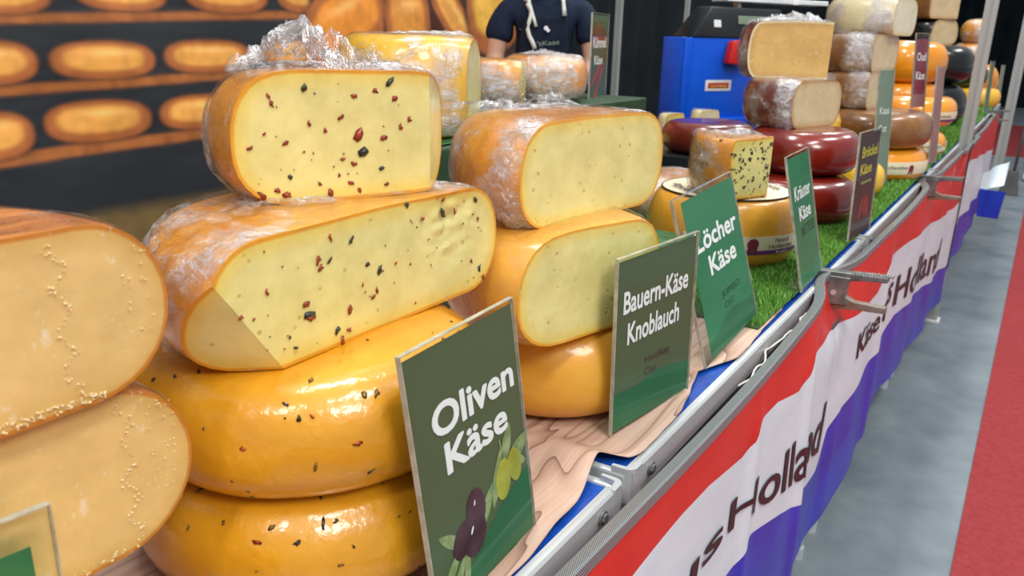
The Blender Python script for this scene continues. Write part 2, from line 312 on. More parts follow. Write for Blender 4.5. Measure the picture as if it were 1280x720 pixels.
def extrude_poly(bm, pts, vec):
    a = [bm.verts.new(p) for p in pts]; b = [bm.verts.new(Vector(p)+Vector(vec)) for p in pts]; n = len(pts)
    bm.faces.new(a[::-1]); bm.faces.new(b)
    for i in range(n): bm.faces.new((a[i], a[(i+1) % n], b[(i+1) % n], b[i]))
    return bm
def plane_grid(bm, fn, nu, nv, mi=0):
    g = [[bm.verts.new(fn(i/nu, j/nv)) for j in range(nv+1)] for i in range(nu+1)]
    for i in range(nu):
        for j in range(nv):
            f = bm.faces.new((g[i][j], g[i+1][j], g[i+1][j+1], g[i][j+1])); f.material_index = mi
    return g
def fbm(p, s): return mnoise.noise(Vector(p)*s)
def structure(o): o['kind'] = 'structure'; return o

# lettering: flat mesh, x along the line, y up, baseline 0, starts at x=0, scaled to width w and cap height c
def text_bm(body, w, cap, bold=0.0, cut=None, depth=0.0):
    cu_ = bpy.data.curves.new('lettering', 'FONT'); cu_.body = body; cu_.size = 1; cu_.offset = min(bold, 0.006); cu_.resolution_u = 4; cu_.fill_mode = 'FRONT'
    o = bpy.data.objects.new('tmp', cu_); COL.objects.link(o); dg = bpy.context.evaluated_depsgraph_get(); dg.update()
    me = bpy.data.meshes.new_from_object(o.evaluated_get(dg)); bpy.data.objects.remove(o)
    bm = bmesh.new(); bm.from_mesh(me); bpy.data.meshes.remove(me)
    xs = [v.co.x for v in bm.verts]; x0, x1 = min(xs), max(xs)
    k = w/(x1-x0)
    for v in bm.verts: v.co.x = (v.co.x-x0)*k; v.co.y = v.co.y*cap/0.70; v.co.z = 0
    if cut:
        bmesh.ops.triangulate(bm, faces=bm.faces[:])
        for ax, hi in ((0, w), (1, cap*1.4)):
            t = -cap*0.4 if ax else 0.0
            while t < hi:
                co = (t, 0, 0) if ax == 0 else (0, t, 0); no = (1, 0, 0) if ax == 0 else (0, 1, 0)
                bmesh.ops.bisect_plane(bm, geom=bm.verts[:]+bm.edges[:]+bm.faces[:], plane_co=co, plane_no=no); t += cut
    if bold > 0.008:
        src = bm.copy(); me2 = bpy.data.meshes.new('t'); src.to_mesh(me2); src.free(); n0 = len(bm.verts)
        for ci, (dx, dy) in enumerate(((-1, 0), (1, 0), (0, -1), (0, 1), (.7, .7), (-.7, .7), (.7, -.7), (-.7, -.7))):
            bm.verts.ensure_lookup_table(); n0 = len(bm.verts); bm.from_mesh(me2); bm.verts.ensure_lookup_table()
            for v in bm.verts[n0:]: v.co.x += dx*bold*k*0.75; v.co.y += dy*bold*cap/0.70*0.75; v.co.z = (ci+1)*0.00003
        bpy.data.meshes.remove(me2)
    bmesh.ops.recalc_face_normals(bm, faces=bm.faces[:])
    return bm
def map_bm(bm, fn):
    e = 1e-3
    for v in bm.verts:
        x, y, z = v.co; p = Vector(fn(x, y))
        if z: p = p + (Vector(fn(x+e, y))-p).cross(Vector(fn(x, y+e))-p).normalized()*z
        v.co = p
    return bm

# ------------------------------------------------------------------ cheeses
def wheel_bm(R, h, a=None, p=0.85, nth=96, nside=14, ntop=6, wob=0.0015, seed=0, dome=0.02):
    a = min(a or h*0.48, R*0.8)
    pr = []
    for i in range(ntop): pr.append(((R-a)*i/ntop, 0.0))
    for i in range(nside+1):
        t = -math.pi/2 + math.pi*i/nside; c, s = math.cos(t), math.sin(t)
        pr.append((R-a+a*abs(c)**p, h/2+h/2*math.copysign(abs(s)**p, s)))
    for i in range(ntop-1, -1, -1): pr.append(((R-a)*i/ntop, h))
    bm = bmesh.new(); rings = []
    for r, z in pr:
        if z > h*0.7: z = z + dome*h*(1-(r/R)**2)
        if r < 1e-6: rings.append([bm.verts.new((0, 0, z))]); continue
        ring = []
        for k in range(nth):
            th = 2*math.pi*k/nth; q = Vector((math.cos(th)*r, math.sin(th)*r, z))
            d = mnoise.noise(q*14+Vector((seed*3.1, 0, 0)))*wob*2 + mnoise.noise(q*5+Vector((0, seed*2.7, 0)))*wob*2.5
            f = r/R
            ring.append(bm.verts.new((q.x*(1+d/R*f), q.y*(1+d/R*f), z + (d*0.6 if z > h*0.9 else 0))))
        rings.append(ring)
    for i in range(len(rings)-1):
        A, B = rings[i], rings[i+1]
        for k in range(nth):
            k2 = (k+1) % nth
            if len(A) == 1: bm.faces.new((A[0], B[k2], B[k]))
            elif len(B) == 1: bm.faces.new((A[k], A[k2], B[0]))
            else: bm.faces.new((A[k], A[k2], B[k2], B[k]))
    bmesh.ops.recalc_face_normals(bm, faces=bm.faces[:])
    return bm
def cut_bm(bm, planes):
    for i, (co, no) in enumerate(planes):
        r = bmesh.ops.bisect_plane(bm, geom=bm.verts[:]+bm.edges[:]+bm.faces[:], dist=1e-6, plane_co=co, plane_no=no, clear_outer=True)
        es = [e for e in r['geom_cut'] if isinstance(e, bmesh.types.BMEdge)]
        f = bmesh.ops.edgeloop_fill(bm, edges=es)['faces']
        for q in f: q.material_index = i+1; q.smooth = False
    bmesh.ops.recalc_face_normals(bm, faces=bm.faces[:]); return bm
def face_mesh(bm, face, rough=0.0004, nr=22, tear=None):
    """radial grid over a cut face, with attribute rim = distance from the rind"""
    pts = []; rindseg = []
    for l in face.loops:
        v0 = l.vert.co.copy(); v1 = l.link_loop_next.vert.co.copy()
        isr = any(f2.material_index == 0 for f2 in l.edge.link_faces if f2 is not face)
        n = max(1, int((v1-v0).length/0.004))
        for k in range(n): pts.append(v0.lerp(v1, k/n))
        if isr: rindseg.append((v0, v1))
    P = np.array([list(p) for p in pts]); n = np.array(face.normal)
    up = np.array([0, 0, 1.0]); ax = np.cross(up, n); ax /= np.linalg.norm(ax)+1e-9; up2 = np.cross(n, ax)
    c = P.mean(0); U = (P-c)@ax; V = (P-c)@up2
    cu_, cv = (U.min()+U.max())/2, (V.min()+V.max())/2; hw, hh = (U.max()-U.min())/2, (V.max()-V.min())/2
    if hw > hh: tu = np.clip(U, cu_-(hw-hh), cu_+(hw-hh)); tv = np.full_like(V, cv)
    else: tu = np.full_like(U, cu_); tv = np.clip(V, cv-(hh-hw), cv+(hh-hw))
    m = min(hw, hh); ds = [0, .0012, .0026, .0045, .007]; 
    fr = [min(.97, d/m) for d in ds]; rest = np.linspace(fr[-1], 1.0, nr-len(fr)+1)[1:]; fr = fr+list(rest)
    V3 = []; 
    for s in fr:
        u = U*(1-s)+tu*s; v = V*(1-s)+tv*s
        V3.append(c + np.outer(u, ax) + np.outer(v, up2))
    V3 = np.concatenate(V3); N = len(P)
    if rindseg:
        A = np.array([list(a) for a, b in rindseg]); B = np.array([list(b) for a, b in rindseg])
        D = np.full(len(V3), 9.0)
        for a, b in zip(A, B):
            ab = b-a; t = np.clip(((V3-a)@ab)/(ab@ab+1e-12), 0, 1); D = np.minimum(D, np.linalg.norm(V3-(a+np.outer(t, ab)), axis=1))
    else: D = np.full(len(V3), 0.05)
    out = []
    for q, d in zip(V3, D):
        e = mnoise.noise(Vector(q)*26)*rough + mnoise.noise(Vector(q)*90)*rough*0.5
        if tear:
            tc, tr, ta = tear; dd = (Vector(q)-Vector(tc)).length
            if dd < tr: k = (1-dd/tr); e += -ta*k*(0.5+0.9*mnoise.noise(Vector(q)*75)) - ta*0.6*k*mnoise.noise(Vector(q)*160)
        out.append(q + n*(e*min(1, d/0.004) + 0.0))
    b2 = bmesh.new(); rl = b2.verts.layers.float.new('rim'); vs = [b2.verts.new(o) for o in out]
    for v, d in zip(vs, D): v[rl] = float(d)
    for s in range(len(fr)-1):
        for k in range(N):
            b2.faces.new((vs[s*N+k], vs[s*N+(k+1) % N], vs[(s+1)*N+(k+1) % N], vs[(s+1)*N+k]))
    return b2, dict(c=c, n=n, ax=ax, up=up2, u=(U.min(), U.max()), v=(V.min(), V.max()))
def fleck(bm, c, n, ax, up, size, elong=1.6, mi=0, lift=0.0005):
    ang = random.uniform(0, 6.28); m_ = random.randint(6, 9); vs = []; c = Vector(c); n = Vector(n); ax = Vector(ax); up = Vector(up)
    ca_, sa = math.cos(ang), math.sin(ang)
    for k in range(m_):
        t = 2*math.pi*k/m_; r = size*random.uniform(0.3, 1.2)
        a, b = math.cos(t)*r*elong, math.sin(t)*r
        vs.append(bm.verts.new(c + ax*(a*ca_-b*sa) + up*(a*sa+b*ca_) + n*lift*random.uniform(0.5, 1.2)))
    top = bm.verts.new(c + n*(lift*2.2)); base = bm.verts.new(c - n*0.0008)
    for k in range(m_):
        f = bm.faces.new((vs[k], vs[(k+1) % m_], top)); f.material_index = mi
        f = bm.faces.new((vs[(k+1) % m_], vs[k], base)); f.material_index = mi
def shift(bm, loc): bm.transform(Matrix.Translation(loc)); return bm

def cheese(name, label, cat, c, R, z0, h, rind='rind', cuts=(), paste='paste_pale', wrap=None, flecks=None, rindflecks=0, seed=0,
           nth=96, a=None, p=0.85, group=None, crumple=0.0, wmin=None, tear=None, tilt=None, bumpy=0.0015, topper=None):
    """c: plan centre; cuts: list of (point2d, direction2d): material to the right of the direction (+x side for +y) is cut away"""
    loc = (c[0], c[1], z0)
    base = wheel_bm(R, h, a=a, p=p, nth=nth, seed=seed, wob=bumpy, nside=14 if nth > 60 else 9, ntop=10 if wrap and nth > 60 else 5); shift(base, loc)
    planes = []
    for ct in cuts:
        if len(ct) == 2 and len(ct[0]) == 2:
            (px, py), (dx, dy) = ct; L_ = math.hypot(dx, dy); planes.append(((px, py, z0), (dy/L_, -dx/L_, 0)))
        else: planes.append((Vector(ct[0]), Vector(ct[1]).normalized()))
    if not cuts and not wrap and not rindflecks:
        o = link_bm(name, base, rind, origin=loc, autos=None); tag(o, label, cat, group); return o
    rt = root(name, loc, label, cat, group)
    cut_bm(base, planes)
    faces = sorted([f for f in base.faces if f.material_index > 0], key=lambda f: f.material_index)
    infos = []
    for i, f in enumerate(faces):
        b2, info = face_mesh(base, f, nr=22 if nth > 60 else 10, tear=tear if i == 0 else None); infos.append(info)
        link_bm('cut_face', b2, paste, rt)
    r_ = base.copy(); bmesh.ops.delete(r_, geom=[f for f in r_.faces if f.material_index > 0], context='FACES_ONLY')
    loose = [v for v in r_.verts if not v.link_faces]; bmesh.ops.delete(r_, geom=loose, context='VERTS')
    for f in r_.faces: f.material_index = 0
    # film: rind copy pushed outward with ridged creases
    if wrap:
        w_ = r_.copy(); bmesh.ops.delete(w_, geom=[f for f in w_.faces if f.calc_center_median().z < z0+h*0.06], context='FACES')
        bmesh.ops.subdivide_edges(w_, edges=w_.edges[:], cuts=1, use_grid_fill=True) if nth > 60 else None
        w_.normal_update(); lay = w_.verts.layers.float.new('crumple')
        mv = []
        for v in w_.verts:
            q = v.co; ds_ = min([abs((q-Vector(pc)).dot(Vector(pn).normalized())) for pc, pn in planes] + [9])
            edge = min(1, max(0, (ds_-0.0)/0.012))
            k = crumple*(0.35+0.65*max(0, mnoise.noise(q*9+Vector((seed, 5, 1)))*1.6+0.4))
            ridge = (1-abs(mnoise.noise(q*38+Vector((seed, 0, 0))))*2.4) 
            ridge2 = (1-abs(mnoise.noise(q*90+Vector((seed, 2, 0))))*2.4)
            mv.append((v, v.normal*(0.0009 + edge*k*(max(0, ridge)*0.0045+max(0, ridge2)*0.0022)))); v[lay] = min(.35, k*0.17*edge)
        for v, d in mv: v.co += d
        link_bm('plastic_wrap', w_, wrap, rt)
    if rindflecks:
        fb = bmesh.new(); r_.normal_update(); cand = [f for f in r_.faces if f.calc_center_median().z > z0+h*0.12]
        for _ in range(rindflecks):
            f = random.choice(cand); n = f.normal; axv = n.cross(Vector((0, 0, 1)));
            if axv.length < 0.1: axv = Vector((1, 0, 0))
            axv.normalize(); mi = random.choice((0, 1, 1, 2, 2, 2))
            fleck(fb, f.calc_center_median()+n*0.0003, n, axv, n.cross(axv), random.uniform(0.0008, 0.0026), 1.8, mi, 0.00035)
        link_bm('herb_flecks', fb, ['fleck_red', 'fleck_black', 'fleck_dim', 'crystal'], rt, kind='stuff')
    if flecks and infos:
        inf = infos[0]; fb = bmesh.new()
        for (u, v, s, mi) in flecks:
            uu = inf['u'][0]+(inf['u'][1]-inf['u'][0])*u; vv = inf['v'][0]+(inf['v'][1]-inf['v'][0])*v
            q = inf['c']+inf['ax']*uu+inf['up']*vv + inf['n']*0.0004
            fleck(fb, q, inf['n'], inf['ax'], inf['up'], s, 1.5, mi)
        link_bm('crystal_specks' if flecks[0][3] == 3 else 'herb_flecks', fb, ['fleck_red', 'fleck_black', 'fleck_dim', 'crystal'], rt, kind='stuff')
    link_bm('rind', r_, rind, rt)
    if topper: topper(rt)
    base.free()
    return rt
def film_tuft(rt, c, d, L, Wd, z, hgt, seed, nu=90, nv=34, clip=None):
    """loose gathered film standing up on top of a cheese; c: start of the ridge, d: its direction in plan"""
    bm = bmesh.new(); d = Vector((d[0], d[1], 0)).normalized(); s = Vector((-d.y, d.x, 0)); c = Vector((c[0], c[1], z))
    lay = bm.verts.layers.float.new('crumple')
    def f(u, v):
        q = Vector((u*L*30, v*Wd*30, seed))
        env = math.sin(math.pi*min(1, max(0, u)))**0.6*math.sin(math.pi*v)**0.7
        n1 = 1-abs(mnoise.noise(q*1.1))*2.0; n2 = 1-abs(mnoise.noise(q*2.7))*2.0; n3 = mnoise.noise(q*0.5)
        zz = hgt*env*max(0.05, 0.5*n1+0.32*n2+0.6*n3)
        wob = 0.006*mnoise.noise(q*1.7+Vector((9, 0, 0)))
        q2 = c + d*(u*L+wob) + s*(v*Wd+wob) + Vector((0, 0, zz+0.001))
        if clip:
            e = Vector((q2.x-clip[0], q2.y-clip[1], 0)); k = e.length/clip[2]
            if k > 0.8: q2.z -= (k-0.8)*0.06; e2 = e*(min(k, 0.8+(k-0.8)*0.35)/k); q2.x, q2.y = clip[0]+e2.x, clip[1]+e2.y
        return q2
    plane_grid(bm, f, nu, nv)
    for v in bm.verts: v[lay] = 0.12
    o = link_bm('film_tuft', bm, 'wrap', rt, kind=None); return o

def crys(u0, extra=0, edge=0):
    out = [(u0+0.012*math.sin(k*.35)+random.gauss(0, .004), .06+.86*k/70+random.gauss(0, .008), random.uniform(.0002, .0009), 3) for k in range(71)]
    out += [(random.uniform(.90, .965), random.uniform(.3, .85), random.uniform(.0002, .0007), 3) for _ in range(extra)]
    out += [(random.uniform(.55, .86), random.uniform(.02, .07), random.uniform(.0003, .0009), 3) for _ in range(edge)]
    return out
def rf(n, big=0.3, smin=0.0009, smax=0.0022):
    return [(random.uniform(.08, .93), random.uniform(.08, .93), random.uniform(smin, smax), 0 if random.random() < .66 else 1) for _ in range(n)]

# ------------------------------------------------------------------ the setting
bm = bmesh.new(); box(bm, (-6, -4, -1.25), (6, 20, -1.2)); structure(link_bm('floor', bm, 'floor', smooth=False))
bm = bmesh.new(); box(bm, (0.018, -3, -1.2), (1.9, 20, -1.194)); structure(link_bm('trim_1', bm, 'carpet', smooth=False)); bpy.data.objects['trim_1']['label'] = 'red carpet runner along the aisle'
bm = bmesh.new(); box(bm, (-2.2, 10.7, -1.2), (0.016, 15, -1.194)); structure(link_bm('trim_2', bm, 'carpet', smooth=False)); bpy.data.objects['trim_2']['label'] = 'red carpet crossing beyond the stall'
# black curtains: back wall of the stall and the far end
def drape(name, p0, p1, z0, z1, amp=0.03):
    bm = bmesh.new(); p0, p1 = Vector(p0), Vector(p1); d = (p1-p0); L_ = d.length; d.normalize(); s = Vector((-d.y, d.x)); nn = int(L_/0.05)
    plane_grid(bm, lambda u, v: (p0.x+d.x*u*L_+s.x*amp*math.sin(u*L_*22+math.sin(u*L_*5)), p0.y+d.y*u*L_+s.y*amp*math.sin(u*L_*22+math.sin(u*L_*5)), z0+(z1-z0)*v), nn, 1)
    return structure(link_bm(name, bm, 'curtain'))
drape('wall_left', (-2.80, -3), (-2.80, 19.5), -1.2, 1.9)
drape('wall_back', (-2.75, 19.4), (5.5, 19.4), -1.2, 1.9)

# printed canvas with cheeses on shelves, hung on the back wall
def build_poster():
    y0, y1, z0, z1 = 0.0, 4.25, -0.95, 0.95; ny, nz = 620, 280
    Y, Z = np.meshgrid(np.linspace(y0, y1, ny), np.linspace(z0, z1, nz), indexing='ij')
    rng = np.random.RandomState(3)
    def L3(c): return np.array(lin(c)[:3])
    C = np.zeros(Y.shape+(3,)); C[:] = L3((34, 38, 42))
    def nz2(s, k):
        g = rng.rand(k, k)*2-1; yy = ((Y-y0)*s) % (k-1); zz = ((Z-z0)*s) % (k-1); i, j = yy.astype(int), zz.astype(int); fy, fz = yy-i, zz-j
        fy = fy*fy*(3-2*fy); fz = fz*fz*(3-2*fz)
        return (g[i, j]*(1-fy)+g[i+1, j]*fy)*(1-fz)+(g[i, j+1]*(1-fy)+g[i+1, j+1]*fy)*fz
    grain = nz2(18, 40)*0.5+nz2(40, 90)*0.5
    def blend(m, c): 
        nonlocal C
        m = np.clip(m, 0, 1)[..., None]; C = C*(1-m)+np.asarray(c)*m
    # shelf boards
    for zb, zt, slope in ((-0.014, 0.020, 0.040), (-0.222, -0.186, 0.028), (-0.432, -0.388, 0.030), (0.19, 0.226, 0.05), (0.40, 0.436, 0.055)):
        b0 = zb+slope*(Y-1.22); b1 = zt+slope*(Y-1.22)
        m = np.clip((Z-b0)/0.006, 0, 1)*np.clip((b1-Z)/0.006, 0, 1)
        blend(m, L3((158, 92, 44))*(1+0.35*grain[..., None]))
    # olive brown floor strip under the shelves
    m = np.clip((-0.60-Z)/0.05, 0, 1); blend(m, L3((104, 84, 48))*(1+0.3*grain[..., None]))
    def ell(a, b, zb, zt, rot=0.0, bright=1.0, hue=(224, 156, 72)):
        cy, cz, ry, rz = (a+b)/2, (zb+zt)/2, (b-a)/2, (zt-zb)/2
        dy, dz = Y-cy, Z-cz; c_, s_ = math.cos(rot), math.sin(rot); u = (dy*c_+dz*s_)/ry; v = (-dy*s_+dz*c_)/rz
        p_ = 2.5; d = (np.abs(u)**p_+np.abs(v)**p_)**(1/p_)
        # printed dark outline
        blend(np.clip((1.14-d)/0.14, 0, 1)*np.where(v < 0.2, 0.85, 0.35), L3((26, 24, 28)))
        body = np.clip((1.02-d)/0.10, 0, 1)
        core = np.clip((0.86-(np.abs((u)/1.0)**2.6+np.abs((v-0.08)/0.85)**2.6)**(1/2.6))/0.22, 0, 1)
        core = core*core*(3-2*core)
        col = L3((166, 94, 46))*(1-core[..., None])+L3(hue)*core[..., None]
        hl = np.exp(-((u-0.1)/0.45)**2-((v-0.38)/0.13)**2)*0.55
        col = col*(1+0.25*grain[..., None]*1.0)*bright+hl[..., None]*np.array([.8, .55, .25])*0.6
        blend(body, col)
    rows = [(0.026, 0.125, 0.0), (-0.182, -0.052, 1), (-0.385, -0.25, 2)]
    for a, b, zb, zt in [(0.66, 1.06, 0.0, 0.115), (1.10, 1.43, 0.017, 0.135), (1.498, 1.841, 0.039, 0.16), (1.904, 2.266, 0.046, 0.185), (2.306, 2.6, 0.058, 0.20),
                         (0.62, 1.02, -0.20, -0.07), (1.06, 1.365, -0.187, -0.055), (1.396, 1.766, -0.179, -0.056), (1.798, 2.177, -0.170, -0.050), (2.21, 2.50, -0.157, -0.042),
                         (0.58, 0.98, -0.42, -0.27), (1.02, 1.319, -0.408, -0.26), (1.349, 1.725, -0.383, -0.245), (1.753, 2.107, -0.371, -0.245), (2.14, 2.5, -0.36, -0.235)]:
        ell(a, b, zb, zt)
    for k in range(6):
        for zz in (0.235, 0.45): ell(0.3+k*0.42, 0.68+k*0.42, zz+0.018*k, zz+0.13+0.018*k)
        for zz in (-0.43,): pass
    for k in range(1): pass
    # right part of the print: big leaning cheeses, close up
    m = np.clip((Y-2.47)/0.03, 0, 1); blend(m, L3((70, 34, 18))*(1+0.3*grain[..., None]))
    for a, b, zb, zt, rot, br, hue in [(2.42, 2.95, -0.75, -0.45, 0.2, .8, (190, 110, 40)), (2.9, 3.6, -0.8, -0.40, -0.3, .7, (170, 96, 36)), (3.4, 4.3, -0.8, -0.3, .5, .75, (186, 110, 40)),
                                  (2.44, 2.98, -0.14, 0.20, 0.4, .95, (226, 140, 50)), (2.50, 3.0, -0.45, -0.12, -0.2, .8, (206, 124, 44)), (2.95, 3.32, -0.20, 0.26, 0.1, .9, (214, 140, 54)),
                                  (3.0, 3.45, -0.50, -0.20, 0.5, .72, (190, 110, 44)), (3.25, 3.75, -0.02, 0.16, -0.75, .95, (228, 160, 74)), (3.34, 3.62, -0.34, -0.08, 1.1, 1.0, (232, 170, 60)), (3.60, 4.15, -0.12, 0.40, 0.2, .95, (226, 172, 66)),
                                  (3.62, 4.2, -0.55, -0.15, 0.3, .7, (180, 100, 40)), (2.6, 3.3, 0.22, 0.55, 0.3, .9, (222, 150, 60)), (3.3, 4.1, 0.35, 0.8, -0.4, .9, (222, 150, 60)), (2.4, 3.1, 0.55, 0.95, 0, .9, (222, 150, 60))]:
        ell(a, b, zb, zt, rot, br, hue)
    for _ in range(1):
        C = (C+np.roll(C, 1, 0)+np.roll(C, -1, 0)+np.roll(C, 1, 1)+np.roll(C, -1, 1))/5
    C = np.clip(C*1.2, 0, 1)
    # mesh, gently sagging between its ropes
    X = -2.64+0.012*np.sin(Y*3.1+Z*2)+0.008*np.sin(Y*9+Z*5)
    verts = np.stack([X, Y, Z], -1).reshape(-1, 3); idx = np.arange(ny*nz).reshape(ny, nz)
    F = np.stack([idx[:-1, :-1], idx[1:, :-1], idx[1:, 1:], idx[:-1, 1:]], -1).reshape(-1, 4)
    me = bpy.data.meshes.new('canvas'); me.from_pydata(verts.tolist(), [], F.tolist())
    at = me.attributes.new('print', 'FLOAT_COLOR', 'POINT'); cc = np.concatenate([C.reshape(-1, 3), np.ones((ny*nz, 1))], 1).astype(np.float32); at.data.foreach_set('color', cc.ravel())
    for p in me.polygons: p.use_smooth = True
    me.materials.append(M['poster'])
    rt = root('printed_canvas', (-2.64, 2.1, -0.95), 'large printed canvas of orange cheese wheels on dark wooden shelves, behind the stall', 'banner')
    o = bpy.data.objects.new('canvas', me); COL.objects.link(o); o.parent = rt; o.location = -Vector((-2.64, 2.1, -0.95))
    bm = bmesh.new()
    for z in (-0.95, 0.95): tube(bm, [(-2.645, 0.0, z), (-2.645, 4.25, z)], 0.012, 8)
    for y in (0.02, 4.23): tube(bm, [(-2.66, y, -1.2), (-2.66, y, 1.0)], 0.014, 8)
    link_bm('support_frame', bm, 'alu_pole', rt)
build_poster()

def frame_pole(x, y, wx, wy, z0, z1, label, group=None):
    bm = bmesh.new(); pts = []
    hw, hd = wx/2, wy/2; g = wx*0.12
    prof = [(-hw, -hd), (-g, -hd), (-g, -hd+g), (g, -hd+g), (g, -hd), (hw, -hd), (hw, -g), (hw-g, -g), (hw-g, g), (hw, g), (hw, hd), (g, hd), (g, hd-g), (-g, hd-g), (-g, hd), (-hw, hd), (-hw, g), (-hw+g, g), (-hw+g, -g), (-hw, -g)]
    extrude_poly(bm, [(x+a, y+b, z0) for a, b in prof], (0, 0, z1-z0))
    rt = root('aluminium_pole', (x, y, z0), label, 'pole', group)
    link_bm('post', bm, 'alu_pole', rt, smooth=False)
    bm = bmesh.new(); box(bm, (x-hw*1.5, y-hd*1.5, z0), (x+hw*1.5, y+hd*1.5, z0+0.012), 0.002); link_bm('foot_plate', bm, 'shoe', rt, smooth=False)
    return rt
frame_pole(-0.252, 3.92, 0.046, 0.05, -1.2, 1.3, 'thick grey aluminium pole rising behind the banner edge, nearest the aisle')
frame_pole(-0.245, 8.3, 0.075, 0.075, -1.2, 1.3, 'grey aluminium pole on a white foot at the far end of the stall')
frame_pole(-2.45, 5.03, 0.042, 0.03, -1.2, 1.3, 'slim pale pole in front of the black curtain, just right of the canvas')
frame_pole(-2.30, 5.84, 0.03, 0.03, -1.2, 1.3, 'thin pale pole in front of the black curtain, left of the blue crate')

# ------------------------------------------------------------------ tables
def table(y0, y1, label, first=False):
    x0, x1 = -1.16, -0.272; zt = -0.411
    rt = root('market_table', ((x0+x1)/2, (y0+y1)/2, -1.2), label, 'table', None)
    bm = bmesh.new(); box(bm, (x0+.01, y0+.012, zt-0.014), (x1-0.013, y1-.012, zt-0.003), 0.001); link_bm('table_top', bm, 'blue_board', rt, smooth=False, label='blue painted table board')
    def rail(nm, lo, hi):
        b = bmesh.new(); box(b, lo, hi, 0.003); link_bm(nm, b, 'alu', rt, smooth=False)
    # front rail: a channel with a raised lip
    b = bmesh.new(); r = 0.012
    prof = [(x1-0.013, zt-0.030), (x1, zt-0.030), (x1+0.001, zt-0.020), (x1+0.001, zt+0.001), (x1-0.001, zt+0.004), (x1-0.005, zt+0.004), (x1-0.007, zt+0.001), (x1-0.007, zt-0.002), (x1-0.013, zt-0.002)]
    extrude_poly(b, [(px, y0+0.006, pz) for px, pz in prof], (0, y1-y0-0.012, 0)); bmesh.ops.recalc_face_normals(b, faces=b.faces[:]); link_bm('front_rail', b, 'alu', rt, smooth=False)
    rail('back_rail', (x0, y0, zt-0.030), (x0+0.012, y1, zt)); rail('end_rail', (x0, y0+0.002, zt-0.030), (x1-0.006, y0+0.012, zt-0.001)); rail('end_rail', (x0, y1-0.012, zt-0.030), (x1-0.006, y1-0.002, zt-0.001))
    for yy, s in ((y0+0.003, 1), (y1-0.003, -1)):
        b = bmesh.new()
        for k in range(7):
            t0 = k/7*math.pi/2
        pts = [(x1+0.002, yy+s*0.022)]+[(x1+0.002-0.010*(1-math.cos(t*math.pi/12)), yy+s*(0.010-0.010*math.sin(t*math.pi/12))) for t in range(7)]+[(x1-0.022, yy), (x1-0.022, yy+s*0.004), (x1-0.006, yy+s*0.006), (x1-0.003, yy+s*0.022)]
        extrude_poly(b, [(a, c, zt-0.033) for a, c in pts], (0, 0, 0.038)); bmesh.ops.recalc_face_normals(b, faces=b.faces[:])
        link_bm('corner_bracket', b, 'alu', rt, smooth=True, autos=35)
        b = bmesh.new(); cy = yy+s*0.045
        tube(b, [(x1, cy, zt-0.012), (x1+0.0035, cy, zt-0.012)], 0.0075, 16); tube(b, [(x1+0.0035, cy, zt-0.012), (x1+0.006, cy, zt-0.012)], 0.0052, 6); link_bm('bolt', b, 'steel', rt, smooth=True, autos=35)
        b = bmesh.new(); tube(b, [(x1-0.03, cy-s*0.005, zt-0.004), (x1-0.03, cy-s*0.005, zt-0.0015)], 0.0035, 12); link_bm('rivet', b, 'steel', rt, smooth=True, autos=35)
    for xx in (x0+0.05, x1-0.035):
        for yy in (y0+0.06, y1-0.06):
            b = bmesh.new(); tube(b, [(xx, yy, -1.2), (xx, yy, zt-0.02)], 0.014, 12); tube(b, [(xx, yy, -1.2), (xx, yy, -1.17)], 0.018, 12); link_bm('leg', b, 'alu', rt, smooth=True, autos=40)
    for xa in (x0+.012, x1-.06):
        b = bmesh.new(); box(b, (xa, y0+.02, zt-0.06), (xa+.018, y1-.02, zt-0.025)); link_bm('underframe_beam', b, 'board_dark', rt, smooth=False)
    return rt
TBL = [(-0.57, 0.632, 'nearest market table with blue top and aluminium rail, under the wood-grain cloth'), (0.645, 1.845, 'second market table, where the wood-grain cloth ends and the grass mat begins'),
       (1.858, 3.058, 'third market table, carrying the red and brown wheels'), (3.071, 4.271, 'fourth market table, beside the thick aluminium pole'), (4.284, 5.484, 'fifth market table, under black and green wheels'), (5.497, 6.95, 'farthest market table at the end of the stall')]
for a, b, l in TBL: table(a, b, l)

# wood-grain oilcloth with a lifted fold over the table seam
edge = [(-0.5, -0.286), (0.30, -0.285), (0.449, -0.284), (0.482, -0.285), (0.531, -0.289), (0.575, -0.292), (0.611, -0.300), (0.655, -0.309), (0.672, -0.287), (0.70, -0.281), (0.75, -0.282), (0.807, -0.283), (0.86, -0.294), (0.93, -0.310), (0.965, -0.298), (1.005, -0.283), (1.058, -0.283), (1.128, -0.288), (1.25, -0.290)]
EY = np.array([e[0] for e in edge]); EX = np.array([e[1] for e in edge])
def cloth_z(x, y):
    k = max(0, min(1, (x+0.52)/0.22))
    z = -0.4105 + 0.0165*k*math.exp(-((y-0.635)/0.028)**2) + 0.004*k*math.exp(-((y-0.53)/0.03)**2) + 0.0035*k*math.exp(-((y-0.83)/0.05)**2)
    return max(z, -0.4105) + 0.0006*mnoise.noise(Vector((x*14, y*14, 1)))*k
bm = bmesh.new()
def clf(u, v):
    y = -0.5+u*1.75; xe = float(np.interp(y, EY, EX)) + 0.0015*mnoise.noise(Vector((0, y*30, 3)))
    x = -1.15+(xe+1.15)*(v**0.6); return (x, y, cloth_z(x, y)+0.0012)
plane_grid(bm, clf, 330, 60)
o = link_bm('tablecloth', bm, 'wood_cloth', origin=(-0.7, 0.3, -0.41)); sm = o.modifiers.new('thickness', 'SOLIDIFY'); sm.thickness = 0.001; sm.offset = -1
tag(o, 'pinkish oilcloth printed with wood grain, lifted in a fold over the table seam', 'tablecloth')

